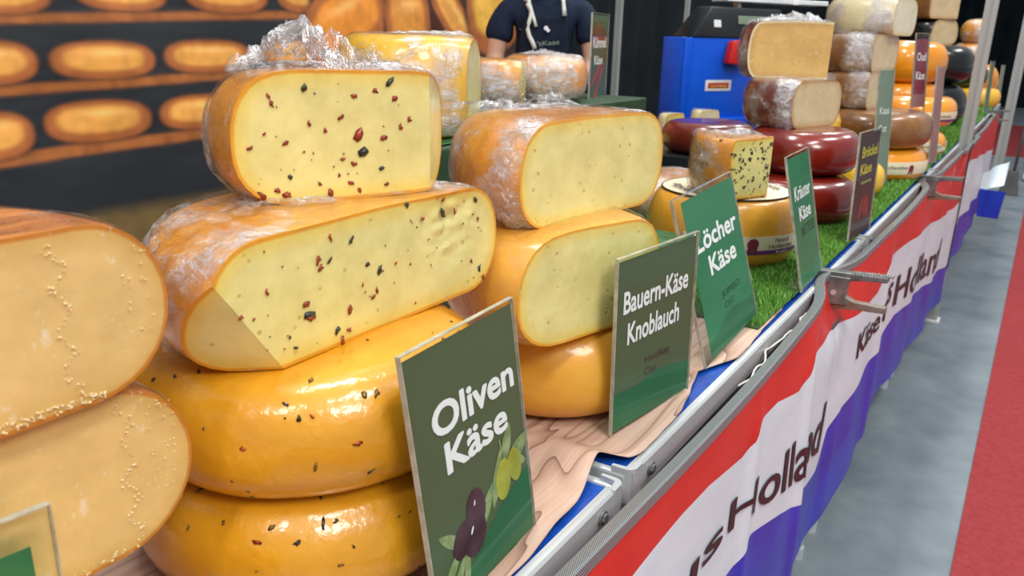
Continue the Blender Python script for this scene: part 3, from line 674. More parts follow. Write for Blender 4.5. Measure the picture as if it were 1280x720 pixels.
# artificial grass mat
rt = root('grass_mat', (-0.7, 4.0, -0.4095), 'bright green artificial grass mat under the far cheeses', 'mat')
bm = bmesh.new(); box(bm, (-1.14, 1.128, -0.4088), (-0.292, 6.9, -0.4058)); link_bm('backing', bm, 'grass_back', rt, smooth=False)
def blades():
    rng = np.random.RandomState(5); V = []; F = []
    def strip(n, y0, y1, x0, x1, hmin, hmax, w):
        xs = rng.uniform(x0, x1, n); ys = rng.uniform(y0, y1, n); hs = rng.uniform(hmin, hmax, n); an = rng.uniform(0, 6.28, n); ln = rng.uniform(0.002, 0.010, n); la = rng.uniform(0, 6.28, n)
        for x, y, h_, a, l, b in zip(xs, ys, hs, an, ln, la):
            i = len(V); dx, dy = math.cos(a)*w, math.sin(a)*w; bx, by = math.cos(b)*l, math.sin(b)*l
            z = -0.4062
            V.extend([(x-dx, y-dy, z), (x+dx, y+dy, z), (x-dx*.8+bx*.35, y-dy*.8+by*.35, z+h_*.6), (x+dx*.8+bx*.35, y+dy*.8+by*.35, z+h_*.6), (x+bx, y+by, z+h_)])
            F.extend([(i, i+1, i+3, i+2), (i+2, i+3, i+4)])
    strip(21000, 1.13, 1.95, -0.60, -0.290, 0.009, 0.017, 0.0008)
    strip(12000, 1.95, 3.2, -0.55, -0.288, 0.010, 0.018, 0.0012)
    strip(9000, 3.2, 6.9, -0.55, -0.285, 0.012, 0.024, 0.0022)
    strip(4000, 1.13, 3.2, -1.1, -0.6, 0.01, 0.018, 0.0022)
    me = bpy.data.meshes.new('grass_blades'); me.from_pydata(V, [], F); return me
me = blades(); me.materials.append(M['grass']); me.transform(Matrix.Translation((0.7, -4.0, 0.4095)))
o = bpy.data.objects.new('grass_blades', me); COL.objects.link(o); o.parent = rt; o['kind'] = 'stuff'

# ------------------------------------------------------------------ flag banner
RW = [(0.0, -.462), (0.578, -0.463), (0.697, -0.466), (0.777, -0.472), (0.905, -0.497), (0.95, -0.492), (0.965, -0.470), (1.04, -0.473), (1.16, -0.502), (1.215, -0.497), (1.257, -0.474), (1.471, -0.497), (1.662, -0.516), (1.831, -0.522), (1.978, -0.476), (2.187, -0.490), (2.753, -0.543), (3.672, -0.636), (4.0, -.64)]
WB = [(0.0, -.66), (0.935, -0.668), (0.988, -0.655), (1.119, -0.69), (1.298, -0.753), (1.38, -0.778), (1.508, -0.790), (1.535, -0.729), (1.614, -0.706), (1.944, -0.699), (2.109, -0.712), (2.244, -0.69), (3.298, -0.84), (4.0, -0.93)]
BB = [(0.0, -.98), (1.397, -0.98), (1.759, -0.93), (2.245, -0.90), (3.0, -1.0), (4.0, -1.08)]
RW2 = [(3.86, -0.474), (5.0, -0.56), (6.1, -0.64)]; WB2 = [(3.86, -0.74), (5.0, -0.80), (6.1, -0.86)]; BB2 = [(3.86, -0.95), (5.0, -0.97), (6.1, -0.99)]
def ip(t, y): return float(np.interp(y, [a for a, b in t], [b for a, b in t]))
def ban_top(y):
    return -0.398 + 0.004*math.sin(y*4.0)
def ban_x(y, z):
    dz = min(1, max(0, (-0.40-z)/0.10))
    f = 0.007*math.sin((y-0.95)*9.5)+0.002*math.sin(y*23+z*9)+(0.009 if y < 1.6 else 0.006)*mnoise.noise(Vector((y*3.2, z*2.2, 4)))
    f += 0.012*math.exp(-((y-1.235)/0.035)**2) - 0.008*math.exp(-((y-1.52)/0.05)**2) + 0.012*math.exp(-((y-1.96)/0.05)**2) + 0.008*math.exp(-((y-0.955)/0.02)**2)
    top = 0.010*math.sin((y-1.49)*math.pi/1.35)**2 - 0.010
    if 3.6 < y < 4.3: top += 0.012
    pin = -0.030*max(0, 1-max(0, (-0.43-z))/0.10)*sum(math.exp(-((y-c)/0.10)**2) for c in (1.46, 2.78, 5.88))
    return -0.232 + pin + top*(1-dz) + f*dz*(0.4+0.6*min(1, (-0.4-z)/0.4))
def banner(name, label, y0, y1, RWt, WBt, BBt, off=0.0, ny=520):
    rt = root(name, (-0.23, (y0+y1)/2, -1.0), label, 'banner', 'flag banners clipped to the stall')
    for nm, ta, tb, mt, nv in (('red_stripe', None, RWt, 'red_cloth', 10), ('white_stripe', RWt, WBt, 'white_cloth', 18), ('blue_stripe', WBt, BBt, 'blue_cloth', 20)):
        bm = bmesh.new()
        def f(u, v):
            y = y0+(y1-y0)*u; za = ban_top(y) if ta is None else ip(ta, y); zb = ip(tb, y); z = za+(zb-za)*v
            return (ban_x(y, z)+off, y, z)
        plane_grid(bm, f, ny, nv); link_bm(nm, bm, mt, rt)
    bm = bmesh.new()
    pts = [(ban_x(y0+(y1-y0)*k/120, -0.398)+off, y0+(y1-y0)*k/120, ban_top(y0+(y1-y0)*k/120)) for k in range(121)]
    # flattened woven hem
    rings = []
    for p in pts:
        rings.append([bm.verts.new((p[0]+a, p[1], p[2]+b)) for a, b in ((0.0025, -0.013), (0.003, 0.0), (0.001, 0.002), (-0.013, -0.005), (-0.0145, -0.009), (-0.001, -0.004))])
    for i in range(len(rings)-1):
        for k in range(6): bm.faces.new((rings[i][k], rings[i][(k+1) % 6], rings[i+1][(k+1) % 6], rings[i+1][k]))
    link_bm('webbing_hem', bm, 'webbing', rt, autos=30)
    return rt
b1 = banner('flag_banner', 'long red, white and blue fabric banner lettered Holland along the near tables', 0.0, 3.97, RW, WB, BB)
b2 = banner('flag_banner', 'shorter red, white and blue banner beyond the thick pole, hanging to the end', 3.86, 6.1, RW2, WB2, BB2, off=0.006, ny=180)
del b1['group']; del b2['group']
def ban_text(body, ya, yb, za, zb, capa, capb, bold=0.012):
    w = yb-ya; bm = text_bm(body, w, 1.0, bold, cut=0.02)
    def f(x, yv):
        t = x/w; y = ya+x; z = za+(zb-za)*t + yv*(capa+(capb-capa)*t); return Vector((ban_x(y, z)+0.0018, y, z))
    map_bm(bm, f); return link_bm('lettering', bm, 'text_cloth', b1, smooth=False)
ban_text('Käse aus', 0.18, 0.853, -0.585, -0.590, 0.045, 0.042)
ban_text('Holland', 0.878, 1.43, -0.590, -0.727, 0.045, 0.105)
ban_text('Käse', 1.66, 1.915, -0.618, -0.630, 0.055, 0.055)
ban_text('aus', 1.935, 2.14, -0.618, -0.622, 0.070, 0.080)
ban_text('Holland', 2.19, 3.33, -0.650, -0.808, 0.082, 0.115, 0.01)
# turned white and blue corner at the banner's far end
bm = bmesh.new(); 
plane_grid(bm, lambda u, v: (-0.225+0.11*u+0.01*math.sin(u*9), 5.3-0.25*u*v+0.35*u, -0.64-0.06*(1-u)-0.11*v-0.02*u), 12, 8)
link_bm('white_corner', bm, 'white_cloth', b2)
bm = bmesh.new(); plane_grid(bm, lambda u, v: (-0.225+0.125*u+0.012*math.sin(u*9+v), 5.3-0.25*u+0.35*u, -0.79-0.02*u-0.16*v), 12, 10)
link_bm('blue_corner', bm, 'blue_cloth', b2)
bm = bmesh.new(); tube(bm, [(-0.262+0.003*math.sin(k*0.9)+0.005*math.sin(k*.35), 0.95+k*0.012, -0.424+0.002*math.sin(k*1.3)) for k in range(30)], 0.0014, 6)
tag(link_bm('cord', bm, 'cord', origin=(-0.262, 1.1, -0.43)), 'thin white cord lying loose between the table rail and the banner', 'cord')
# added dark strip standing in for the shade between rail and banner
bm = bmesh.new(); box(bm, (-0.266, 0.1, -0.50), (-0.246, 3.85, -0.492))
for y in (0.1, 1.2, 2.4, 3.84): box(bm, (-0.266, y, -0.50), (-0.262, y+0.01, -0.44))
tag(link_bm('gap_shade_strip', bm, 'board_dark', origin=(-0.25, 2, -0.5), smooth=False), 'dark batten added in the gap for the shade between table rails and banner', 'infill')

# spring clamps
def clamp(y, label, s=1.0, zc=0.0):
    rt = root('spring_clamp', (-0.285, y, -0.44+zc), label, 'clamp')
    O = Vector((-0.272, y, -0.428+zc))
    def pl(nm, pts, t, m, yo=0): 
        b = bmesh.new(); extrude_poly(b, [O+Vector((a*s, yo-t/2, c*s)) for a, c in pts], (0, t, 0)); bmesh.ops.recalc_face_normals(b, faces=b.faces[:])
        bmesh.ops.bevel(b, geom=b.edges[:], offset=0.0012, segments=1, affect='EDGES'); return link_bm(nm, b, m, rt, smooth=False)
    # x outwards to the aisle, z up
    pl('upper_arm', [(-0.022, 0.020), (-0.018, 0.031), (0.020, 0.033), (0.060, 0.034), (0.100, 0.036), (0.100, 0.026), (0.060, 0.023), (0.040, 0.019), (0.033, 0.008), (0.028, -0.012), (0.012, -0.018), (0.002, -0.010), (-0.001, 0.010)], 0.020, 'steel')
    pl('side_plate', [(-0.004, 0.024), (0.040, 0.025), (0.036, 0.010), (0.034, -0.008), (0.040, -0.026), (-0.004, -0.030), (0.001, -0.012), (0.0, 0.006)], 0.024, 'steel')
    pl('lower_arm', [(-0.010, -0.036), (-0.008, -0.026), (0.006, -0.020), (0.010, -0.004), (0.024, -0.002), (0.036, -0.012), (0.050, -0.019), (0.104, -0.020), (0.104, -0.031), (0.055, -0.033), (0.020, -0.038)], 0.017, 'steel_rust', 0.001)
    b = bmesh.new(); tube(b, [O+Vector((0.014, -0.013, -0.006))*s, O+Vector((0.014, 0.013, -0.006))*s], 0.005*s, 12); link_bm('pivot_pin', b, 'alu', rt, autos=40)
    b = bmesh.new(); tube(b, [O+Vector((0.014+0.009*math.cos(t*.5), -0.009+0.018*t/40, -0.006+0.009*math.sin(t*.5)))*1.0 for t in range(41)], 0.0011, 5); link_bm('spring', b, 'alu', rt)
    b = bmesh.new()
    for k in range(14): box(b, (O.x+0.040*s+k*0.005*s, y-0.0095, O.z+(0.0315+k*0.0003)*s), (O.x+0.0425*s+k*0.005*s, y+0.0095, O.z+(0.0348+k*0.0003)*s))
    link_bm('grip_ribs', b, 'steel', rt, smooth=False, kind='stuff')
clamp(1.49, 'nearest steel spring clamp with rusty lower arm, gripping the banner by the herb cheese sign', 1.0)
clamp(2.80, 'middle steel spring clamp, gripping the banner before the thick pole', 1.05)
clamp(5.9, 'farthest spring clamp, gripping the banner near its end', 1.0, 0.01)

# ------------------------------------------------------------------ price signs
def quad_fn(BL, BR, TL, TR):
    BL, BR, TL, TR = map(Vector, (BL, BR, TL, TR)); n = (BR-BL).cross(TL-BL).normalized()
    def f(u, v, w=0.0): return (BL.lerp(BR, u)).lerp(TL.lerp(TR, u), v)+n*w
    return f, n
def slab(f, u0, u1, v0, v1, w0, w1, nu=1, nv=1):
    bm = bmesh.new(); hexa(bm, [f(u0, v0, w0), f(u1, v0, w0), f(u1, v0, w1), f(u0, v0, w1), f(u0, v1, w0), f(u1, v1, w0), f(u1, v1, w1), f(u0, v1, w1)]); bmesh.ops.recalc_face_normals(bm, faces=bm.faces[:]); return bm
def flatpoly(bm, f, pts, w, t=0.0001):
    vs = [bm.verts.new(f(u, v, w)) for u, v in pts]; bm.faces.new(vs)
def sign(label, BL, BR, TL, TR, card='olive_card', lower=None, texts=(), extra=None, inset=(0.012, 0.012, 0.012, 0.02), foot=True, lowerpts=None):
    """inset: left, right, bottom, top margins of the card inside the acrylic, as fractions"""
    TL = tuple(Vector(BL)+Vector(TR)-Vector(BR)); f, n = quad_fn(BL, BR, TL, TR); wid = (Vector(BR)-Vector(BL)).length; hgt = (Vector(TL)-Vector(BL)).length
    rt = root('price_sign', tuple((Vector(BL)+Vector(BR))/2), label, 'sign')
    l, r, b, t = inset
    link_bm('card', slab(f, l, 1-r, b, 1-t, -0.0005, 0.0), card, rt, smooth=False)
    if lower:
        bm = bmesh.new(); flatpoly(bm, f, lowerpts, 0.0003); link_bm('lower_print', bm, lower, rt, smooth=False)
    for body, u0, u1, v, cap, m, bold in texts:
        bm = text_bm(body, 1.0, 1.0, bold)
        map_bm(bm, lambda x, y: f(u0+(u1-u0)*x, v+cap*y/hgt, 0.0004)); link_bm('lettering', bm, m, rt, smooth=False)
    if extra: extra(rt, f, wid, hgt)
    link_bm('front_pane', slab(f, 0, 1, 0, 1, 0.0010, 0.0020), 'acrylic', rt, smooth=False)
    link_bm('back_pane', slab(f, 0, 1, 0, 1, -0.0022, -0.0010), 'acrylic', rt, smooth=False)
    bm = bmesh.new(); e = 0.0008/wid; g = 0.0008/hgt
    for (a, b_, c, d) in ((-e, 0, 0, 1), (1, 1+e, 0, 1), (-e, 1+e, 1, 1+g)):
        q = slab(f, a, b_, c, d, -0.0022, 0.0020); me = bpy.data.meshes.new('t'); q.to_mesh(me); q.free(); bm.from_mesh(me); bpy.data.meshes.remove(me)
    link_bm('pane_edges', bm, 'acrylic_edge', rt, smooth=False)
    if foot:
        BLv, BRv = Vector(BL), Vector(BR); back = Vector((-n.x, -n.y, 0)).normalized()*0.030; up = Vector((0, 0, 0.002))
        bm = bmesh.new(); hexa(bm, [BLv, BRv, BRv+back, BLv+back, BLv+up, BRv+up, BRv+back+up, BLv+back+up]); bmesh.ops.recalc_face_normals(bm, faces=bm.faces[:]); link_bm('foot', bm, 'acrylic', rt, smooth=False)
    return rt
def ellipse_pts(cx_, cy_, a, b, rot, asp, n=22, p=1.0, tip=False):
    out = []
    for k in range(n):
        t = 2*math.pi*k/n; x, y = a*math.cos(t), b*math.sin(t)
        if tip: y *= max(0.0, 1-abs(math.cos(t)))**0.25*1.1
        out.append((cx_+(x*math.cos(rot)-y*math.sin(rot)), cy_+(x*math.sin(rot)+y*math.cos(rot))/asp))
    return out
def olives(rt, f, wid, hgt):
    asp = hgt/wid
    def shp(nm, m, items, w, tip=False):
        bm = bmesh.new()
        for (a, b, c, d, r) in items: flatpoly(bm, f, ellipse_pts(a, b, c, d, r, asp, tip=tip), w); 
        return link_bm(nm, bm, m, rt, smooth=False)
    for i, it in enumerate([(0.19, 0.265, 0.13, 0.034, 2.5), (0.16, 0.155, 0.15, 0.030, 0.75), (0.19, 0.085, 0.17, 0.032, 0.95), (0.29, 0.11, 0.15, 0.026, 1.35), (0.53, 0.275, 0.13, 0.038, 0.95),
                            (0.79, 0.455, 0.12, 0.042, 1.15), (0.90, 0.40, 0.15, 0.050, 0.35), (0.66, 0.35, 0.17, 0.040, 1.15), (0.90, 0.35, 0.08, 0.030, -0.5)]):
        shp('leaf', 'leaf_print', [it], 0.0005+i*0.00001, True)
    for a, b in (((0.74, 0.42), (0.73, 0.37)), ((0.74, 0.42), (0.82, 0.38)), ((0.74, 0.42), (0.72, 0.49))):
        bm = bmesh.new(); flatpoly(bm, f, [(a[0]-.006, a[1]), (a[0]+.006, a[1]), (b[0]+.006, b[1]), (b[0]-.006, b[1])], 0.00055)
        link_bm('stalk', bm, 'leaf_print', rt, smooth=False)
    for i, it in enumerate([(0.72, 0.325, 0.120, 0.078, 1.35), (0.85, 0.345, 0.105, 0.068, 1.75)]):
        shp('green_olive', 'olive_green', [it], 0.00065+i*0.00003)
    for i, it in enumerate([(0.28, 0.235, 0.105, 0.080, 0.9), (0.43, 0.305, 0.120, 0.090, 1.6), (0.39, 0.215, 0.120, 0.112, 1.2)]):
        shp('dark_olive', 'olive_dark', [it], 0.0007+i*0.00003)
    shp('olive_gloss', 'ink_white', [(0.37, 0.24, 0.024, 0.008, 1.0), (0.42, 0.335, 0.016, 0.006, 1.2)], 0.00085)

curve_lo = [(.012, .012), (.988, .012), (.988, .30), (.85, .27), (.7, .235), (.55, .19), (.42, .14), (.30, .10), (.18, .06), (.012, .02)]
sign('price sign reading Oliven Käse with printed olives, before the herb-flecked wheels', (-0.2935, 0.372, -0.4075), (-0.303, 0.517, -0.4075), (-0.3145, 0.360, -0.199), (-0.3245, 0.503, -0.199),
     texts=[('Oliven', .17, .93, .665, .0235, 'ink_white', 0.034), ('Käse', .24, .82, .515, .0235, 'ink_white', 0.034)], extra=olives, lower='deep_green', lowerpts=curve_lo)
sign('olive green price sign reading Bauern-Käse Knoblauch, at the table seam', (-0.322, 0.702, -0.4065), (-0.298, 0.858, -0.4035), (-0.319, 0.686, -0.205), (-0.302, 0.856, -0.209),
     texts=[('Bauern-Käse', .09, .90, .685, .0235, 'ink_white', 0.026), ('Knoblauch', .15, .80, .50, .0235, 'ink_white', 0.026), ('Hvidløg', .38, .70, .330, .0088, 'ink_dark', 0.0), ('Ost', .38, .54, .255, .0088, 'ink_dark', 0.0)],
     lower='deep_green', lowerpts=[(.012, .012), (.988, .012), (.988, .20), (.85, .215), (.7, .24), (.55, .25), (.4, .235), (.25, .22), (.1, .23), (.012, .225)])
sign('green price sign reading Löcher Käse, at the near end of the grass', (-0.303, 0.938, -0.4065), (-0.306, 1.163, -0.3985), (-0.352, 0.917, -0.182), (-0.364, 1.142, -0.184), card='green_card', inset=(0.13, 0.0, 0.01, 0.035),
     texts=[('Löcher', .22, .93, .64, .026, 'ink_white', 0.028), ('Käse', .36, .83, .47, .026, 'ink_white', 0.028), ('JUMBO', .46, .80, .29, .0095, 'ink_green', 0.0), ('OST', .48, .66, .215, .0095, 'ink_green', 0.0)],
     lower='deep_green', lowerpts=[(.135, .012), (.998, .012), (.998, .16), (.8, .17), (.6, .20), (.45, .17), (.3, .12), (.135, .10)])
sign('green price sign reading Kräuter Käse, on the grass by the nearest clamp', (-0.279, 1.318, -0.3965), (-0.284, 1.478, -0.3965), (-0.328, 1.291, -0.176), (-0.333, 1.462, -0.178), card='green_card',
     texts=[('Kräuter', .17, .88, .66, .023, 'ink_white', 0.026), ('Käse', .28, .80, .50, .023, 'ink_white', 0.026), ('NETTLES', .30, .90, .375, .018, 'ink_green', 0.006)])
def chili(rt, f, w, h):
    for i, (a, b, r) in enumerate([(.42, .27, 1.3), (.58, .29, 1.5), (.70, .26, 1.7)]):
        bm = bmesh.new(); flatpoly(bm, f, ellipse_pts(a, b, .15, .035, r, h/w), 0.0005+i*0.00002); link_bm('pepper_print', bm, 'ink_red', rt, smooth=False)
    bm = bmesh.new(); flatpoly(bm, f, [(.28, .505), (.78, .505), (.78, .53), (.28, .53)], 0.0005); link_bm('green_line', bm, 'leaf_print', rt, smooth=False)
sign('dark brown price sign with yellow lettering Bröckel Käse, beside the red wheels', (-0.290, 1.735, -0.3965), (-0.277, 1.896, -0.3965), (-0.281, 1.68, -0.176), (-0.284, 1.895, -0.174), card='brown_card',
     texts=[('Bröckel', .20, .90, .76, .022, 'ink_yellow', 0.02), ('Käse', .20, .72, .60, .022, 'ink_yellow', 0.02)], extra=chili)
sign('grey green price sign seen nearly edge-on before the brown half wheels', (-0.370, 2.45, -0.3965), (-0.346, 2.54, -0.3965), (-0.396, 2.45, -0.068), (-0.372, 2.54, -0.068), card='grey_card',
     texts=[('Kaas', .2, .85, .62, .020, 'ink_white', 0.006), ('Ost', .2, .75, .47, .020, 'ink_white', 0.006)])
sign('narrow faded red price sign, nearly edge-on, in front of the labelled wheel on the right', (-0.297, 3.08, -0.3965), (-0.283, 3.16, -0.3965), (-0.326, 3.06, -0.082), (-0.308, 3.16, -0.072), card='pink_card')
def redlab(rt, f, w, h):
    bm = bmesh.new(); flatpoly(bm, f, [(.1, .55), (.9, .55), (.9, .96), (.1, .96)], 0.0005); link_bm('red_panel', bm, 'ink_crimson', rt, smooth=False)
    for i, v in enumerate((.80, .66)):
        b = text_bm('Oud' if i == 0 else 'Käse', 1.0, 1.0, 0.01); map_bm(b, lambda x, y: f(.18+.64*x, v+.06*y, 0.0009)); link_bm('lettering', b, 'ink_white', rt, smooth=False)
sign('tall clear sign holder with a red card, standing behind the brown half wheels', (-0.352, 2.98, -0.3965), (-0.325, 3.09, -0.3965), (-0.396, 2.96, 0.028), (-0.362, 3.09, 0.030), card='pink_card', inset=(.05, .05, .45, .05), extra=redlab)
def chili2(rt, f, w, h):
    for i, (a, b, r) in enumerate([(.40, .30, .5), (.55, .20, .7), (.45, .10, .9)]):
        bm = bmesh.new(); flatpoly(bm, f, ellipse_pts(a, b, .40, .045, r, h/w), 0.0005+i*0.00002); link_bm('pepper_print', bm, 'ink_red', rt, smooth=False)
    bm = bmesh.new(); flatpoly(bm, f, [(.03, .62), (.9, .62), (.9, .80), (.35, .92), (.03, .84)], 0.0004); link_bm('cheese_print', bm, 'rind_aged', rt, smooth=False)
sign('small upright sign reading Kümmel Käse on the back riser, before the black curtain', (-0.985, 1.875, -0.1565), (-1.025, 2.048, -0.1565), (-0.985, 1.87, 0.050), (-1.025, 2.045, 0.053), card='olive_card',
     texts=[('Kümmel', .12, .88, .60, .026, 'ink_white', 0.028), ('Käse', .22, .70, .40, .022, 'ink_white', 0.026)], extra=chili2)
sign('corner of a green price sign leaning on the nearest gouda half', (-0.420, 0.02, -0.4075), (-0.400, 0.175, -0.4075), (-0.4125, 0.035, -0.238), (-0.394, 0.1735, -0.238), card='green_card', inset=(.02, .07, .02, .12),
     lower='leaf_print' and None)
sign('thin greenish sign seen edge-on near the far yellow wheel', (-0.30, 5.62, -0.39), (-0.285, 5.72, -0.39), (-0.31, 5.60, -0.09), (-0.296, 5.72, -0.09), card='grey_card')
sign('thin grey sign seen edge-on at the very end of the table', (-0.285, 6.55, -0.39), (-0.27, 6.62, -0.39), (-0.292, 6.54, -0.13), (-0.277, 6.62, -0.13), card='grey_card')

# ------------------------------------------------------------------ stack 1: aged gouda halves at the left edge
cheese('round_cheese', 'plain golden wheel at the bottom of the stack by the left edge', 'cheese', (-0.425, 0.068), 0.15, -0.4065, 0.105, 'rind_young', seed=1)
cheese('halved_cheese', 'lower aged gouda half at the left edge, tan cut face behind the green card', 'cheese', (-0.425, 0.118), 0.15, -0.30, 0.104, 'rind_brown', [((-0.405, 0.1), (0.0, 1))], 'paste_aged', wrap='wrap_clear', flecks=crys(.86, 40, 50), seed=2, group=None, a=0.050, p=1.0, crumple=0.3)
cheese('halved_cheese', 'upper aged gouda half at the left edge, broad tan cut face and streaked brown top', 'cheese', (-0.417, 0.109), 0.15, -0.195, 0.097, 'rind_brown', [((-0.397, 0.1), (0.0, 1))], 'paste_aged', wrap='wrap_clear', flecks=crys(.80, 25, 120), seed=3, a=0.048, p=1.0, crumple=0.3)
cheese('cheese_piece', 'small pale cheese end standing on the upper gouda half, cut off by the left edge', 'cheese', (-0.47, 0.125), 0.055, -0.096, 0.080, 'rind_pale', [((-0.44, 0.1), (0.0, 1))], 'paste_pale', seed=4, nth=64)

# ------------------------------------------------------------------ stack 2: olive and pepper cheeses
cheese('round_cheese', 'bottom amber wheel flecked with herbs, behind the olive sign', 'cheese', (-0.470, 0.420), 0.143, -0.4065, 0.089, 'rind_herb', rindflecks=150, seed=5, bumpy=0.002)
cheese('round_cheese', 'second amber wheel flecked with herbs, lying on the bottom one', 'cheese', (-0.467, 0.425), 0.143, -0.3175, 0.092, 'rind_herb', rindflecks=130, seed=6, bumpy=0.002)
CF = [(.06, .48, .0022, 0), (.13, .60, .0024, 0), (.235, .42, .0034, 0), (.245, .33, .0045, 1), (.25, .30, .003, 0), (.185, .22, .0013, 1), (.28, .72, .0030, 0), (.285, .66, .003, 0), (.32, .86, .0026, 0), (.315, .70, .0024, 1), (.385, .80, .0038, 1),
      (.37, .27, .0034, 0), (.33, .13, .0034, 1), (.37, .09, .0024, 0), (.345, .03, .0032, 0), (.44, .58, .0022, 1), (.48, .50, .0038, 1), (.455, .30, .0024, 0), (.47, .34, .0022, 0), (.54, .51, .0018, 0), (.60, .46, .0014, 0), (.65, .82, .0026, 0),
      (.735, .84, .0042, 1), (.74, .95, .0026, 0), (.79, .80, .0026, 0), (.885, .86, .0028, 1), (.90, .68, .0024, 0), (.87, .30, .0022, 0), (.91, .20, .0036, 1), (.93, .10, .0022, 0), (.59, .97, .0024, 1), (.09, .44, .0016, 0), (.42, .42, .0014, 0), (.20, .12, .0018, 1)]
def flip(L_): return [(u, v, s, m_) for u, v, s, m_ in L_]
cheese('halved_cheese', 'large herb and pepper cheese half with a cut lower corner, below the uppermost piece', 'cheese', (-0.430, 0.446), 0.160, -0.2255, 0.095, 'rind',
       [((-0.408, 0.4), (0.0, 1)), (Vector((-0.408, 0.345, -0.226)), Vector((0.62, -0.60, -0.42)))], 'paste_pale', wrap='wrap', flecks=CF+rf(30, smin=0.0004, smax=0.0010), seed=7, crumple=0.9, a=0.042, p=0.9, tear=((-0.408, 0.535, -0.153), 0.045, 0.0050))
DF = [(.08, .45, .0022, 0), (.18, .82, .0022, 0), (.19, .76, .0024, 0), (.345, .87, .0036, 1), (.36, .62, .0024, 0), (.24, .47, .0024, 0), (.44, .55, .0024, 0), (.52, .65, .0022, 0), (.61, .50, .0048, 0), (.64, .36, .0050, 1), (.735, .47, .0032, 0), (.59, .80, .0028, 0),
      (.70, .84, .003, 0), (.80, .78, .003, 0), (.83, .55, .0024, 0), (.88, .60, .003, 0), (.78, .90, .0035, 1), (.72, .22, .003, 1), (.52, .32, .0022, 0), (.50, .20, .0018, 0), (.40, .15, .0018, 0), (.20, .12, .0026, 0), (.12, .10, .0028, 0), (.24, .08, .0026, 0),
      (.26, .22, .0022, 1), (.45, .07, .0024, 0), (.56, .13, .0022, 0), (.60, .07, .0022, 0), (.75, .10, .0020, 0), (.15, .55, .0012, 0), (.58, .28, .0022, 0), (.33, .40, .0012, 0)]
def tuftD(rt):
    film_tuft(rt, (-0.489, 0.385), (0.375, 0.927), 0.160, 0.12, -0.035, 0.044, 3.3, clip=(-0.480, 0.480, 0.106))
cheese('halved_cheese', 'uppermost herb and pepper cheese piece, loosely gathered in clear film', 'cheese', (-0.478, 0.482), 0.104, -0.1305, 0.098, 'rind',
       [((-0.478, 0.403), (0.375, 0.927)), ((-0.427, 0.532), (-0.475, 0.88))], 'paste_pale', wrap='wrap', flecks=DF+rf(18, smin=0.0004, smax=0.0009), seed=8, crumple=1.2, a=0.045, p=0.85, topper=tuftD)

# ------------------------------------------------------------------ stack 3: farm cheese
cheese('round_cheese', 'smooth golden wheel at the bottom of the stack between the olive and garlic signs', 'cheese', (-0.448, 0.790), 0.134, -0.4085, 0.111, 'rind_young', seed=9)
cheese('halved_cheese', 'lower plain yellow cheese half, cut face towards the aisle, behind the garlic sign', 'cheese', (-0.408, 0.719), 0.120, -0.2975, 0.112, 'rind_young', [((-0.370, 0.637), (0.256, 0.967))], 'paste_plain', wrap='wrap_clear', seed=10, crumple=0.4, a=0.048, p=0.9)
def tuftI(rt): film_tuft(rt, (-0.505, 0.70), (0.45, 0.9), 0.16, 0.09, -0.083, 0.020, 5.1)
cheese('halved_cheese', 'upper plain yellow cheese half wrapped in wrinkled film, on top of the farm cheese stack', 'cheese', (-0.415, 0.762), 0.134, -0.1855, 0.104, 'rind', [((-0.395, 0.655), (0.137, 0.99))], 'paste_plain', wrap='wrap', seed=11, crumple=0.9, a=0.046, p=0.9, topper=tuftI)

# ------------------------------------------------------------------ riser at the back with pieces standing on it
bm = bmesh.new(); box(bm, (-1.13, 0.86, -0.4055), (-0.70, 1.15, -0.157), 0.004)
tag(link_bm('display_riser', bm, 'riser', origin=(-0.9, 1.4, -0.4085), smooth=False), 'dark green display riser at the back, under the tall cheese piece', 'riser')
bm = bmesh.new(); box(bm, (-1.14, 1.30, -0.4055), (-0.90, 2.05, -0.157), 0.004)
tag(link_bm('display_riser', bm, 'riser', origin=(-1.0, 1.7, -0.4055), smooth=False), 'second dark green riser farther back, under the caraway cheeses', 'riser')
bm = bmesh.new(); plane_grid(bm, lambda u, v: (-0.71-0.4*u, 0.87+0.27*v, -0.1545+0.0015*math.sin(u*20)*math.cos(v*17)), 20, 20)
tag(link_bm('printed_cloth', bm, 'green_print', origin=(-0.9, 1.0, -0.154)), 'dark green leaf-printed cloth on the riser, beneath the tall cheese piece', 'cloth')
cheese('cheese_piece', 'tall yellow cheese segment in film, on the riser behind the uppermost herb piece', 'cheese', (-0.83, 0.99), 0.115, -0.1525, 0.145, 'rind_yellow', [((-0.755, 1.06), (-0.42, 0.9))], 'paste_pale', wrap='wrap', seed=12, crumple=1.0, a=0.03, nth=72)
cheese('cheese_piece', 'caraway cheese piece with pale speckled cut end, on the riser before the person', 'cheese', (-1.03, 1.53), 0.085, -0.1525, 0.095, 'rind', [((-0.985, 1.56), (-0.45, 0.9))], 'paste_pale', wrap='wrap', flecks=[(random.random(), random.random(), .0012, 1) for _ in range(40)], seed=13, crumple=0.8, nth=64, a=0.03)
cheese('halved_cheese', 'orange caraway cheese half in crumpled film, on the riser before the vendor', 'cheese', (-1.035, 1.735), 0.105, -0.1525, 0.100, 'rind', [((-1.0, 1.83), (-0.9, -0.35))], 'paste_pale', wrap='wrap', seed=14, crumple=1.0, nth=72, a=0.035,
       topper=lambda rt: film_tuft(rt, (-1.04, 1.72), (0.2, 0.9), 0.10, 0.07, -0.05, 0.03, 2.2, 40, 20))

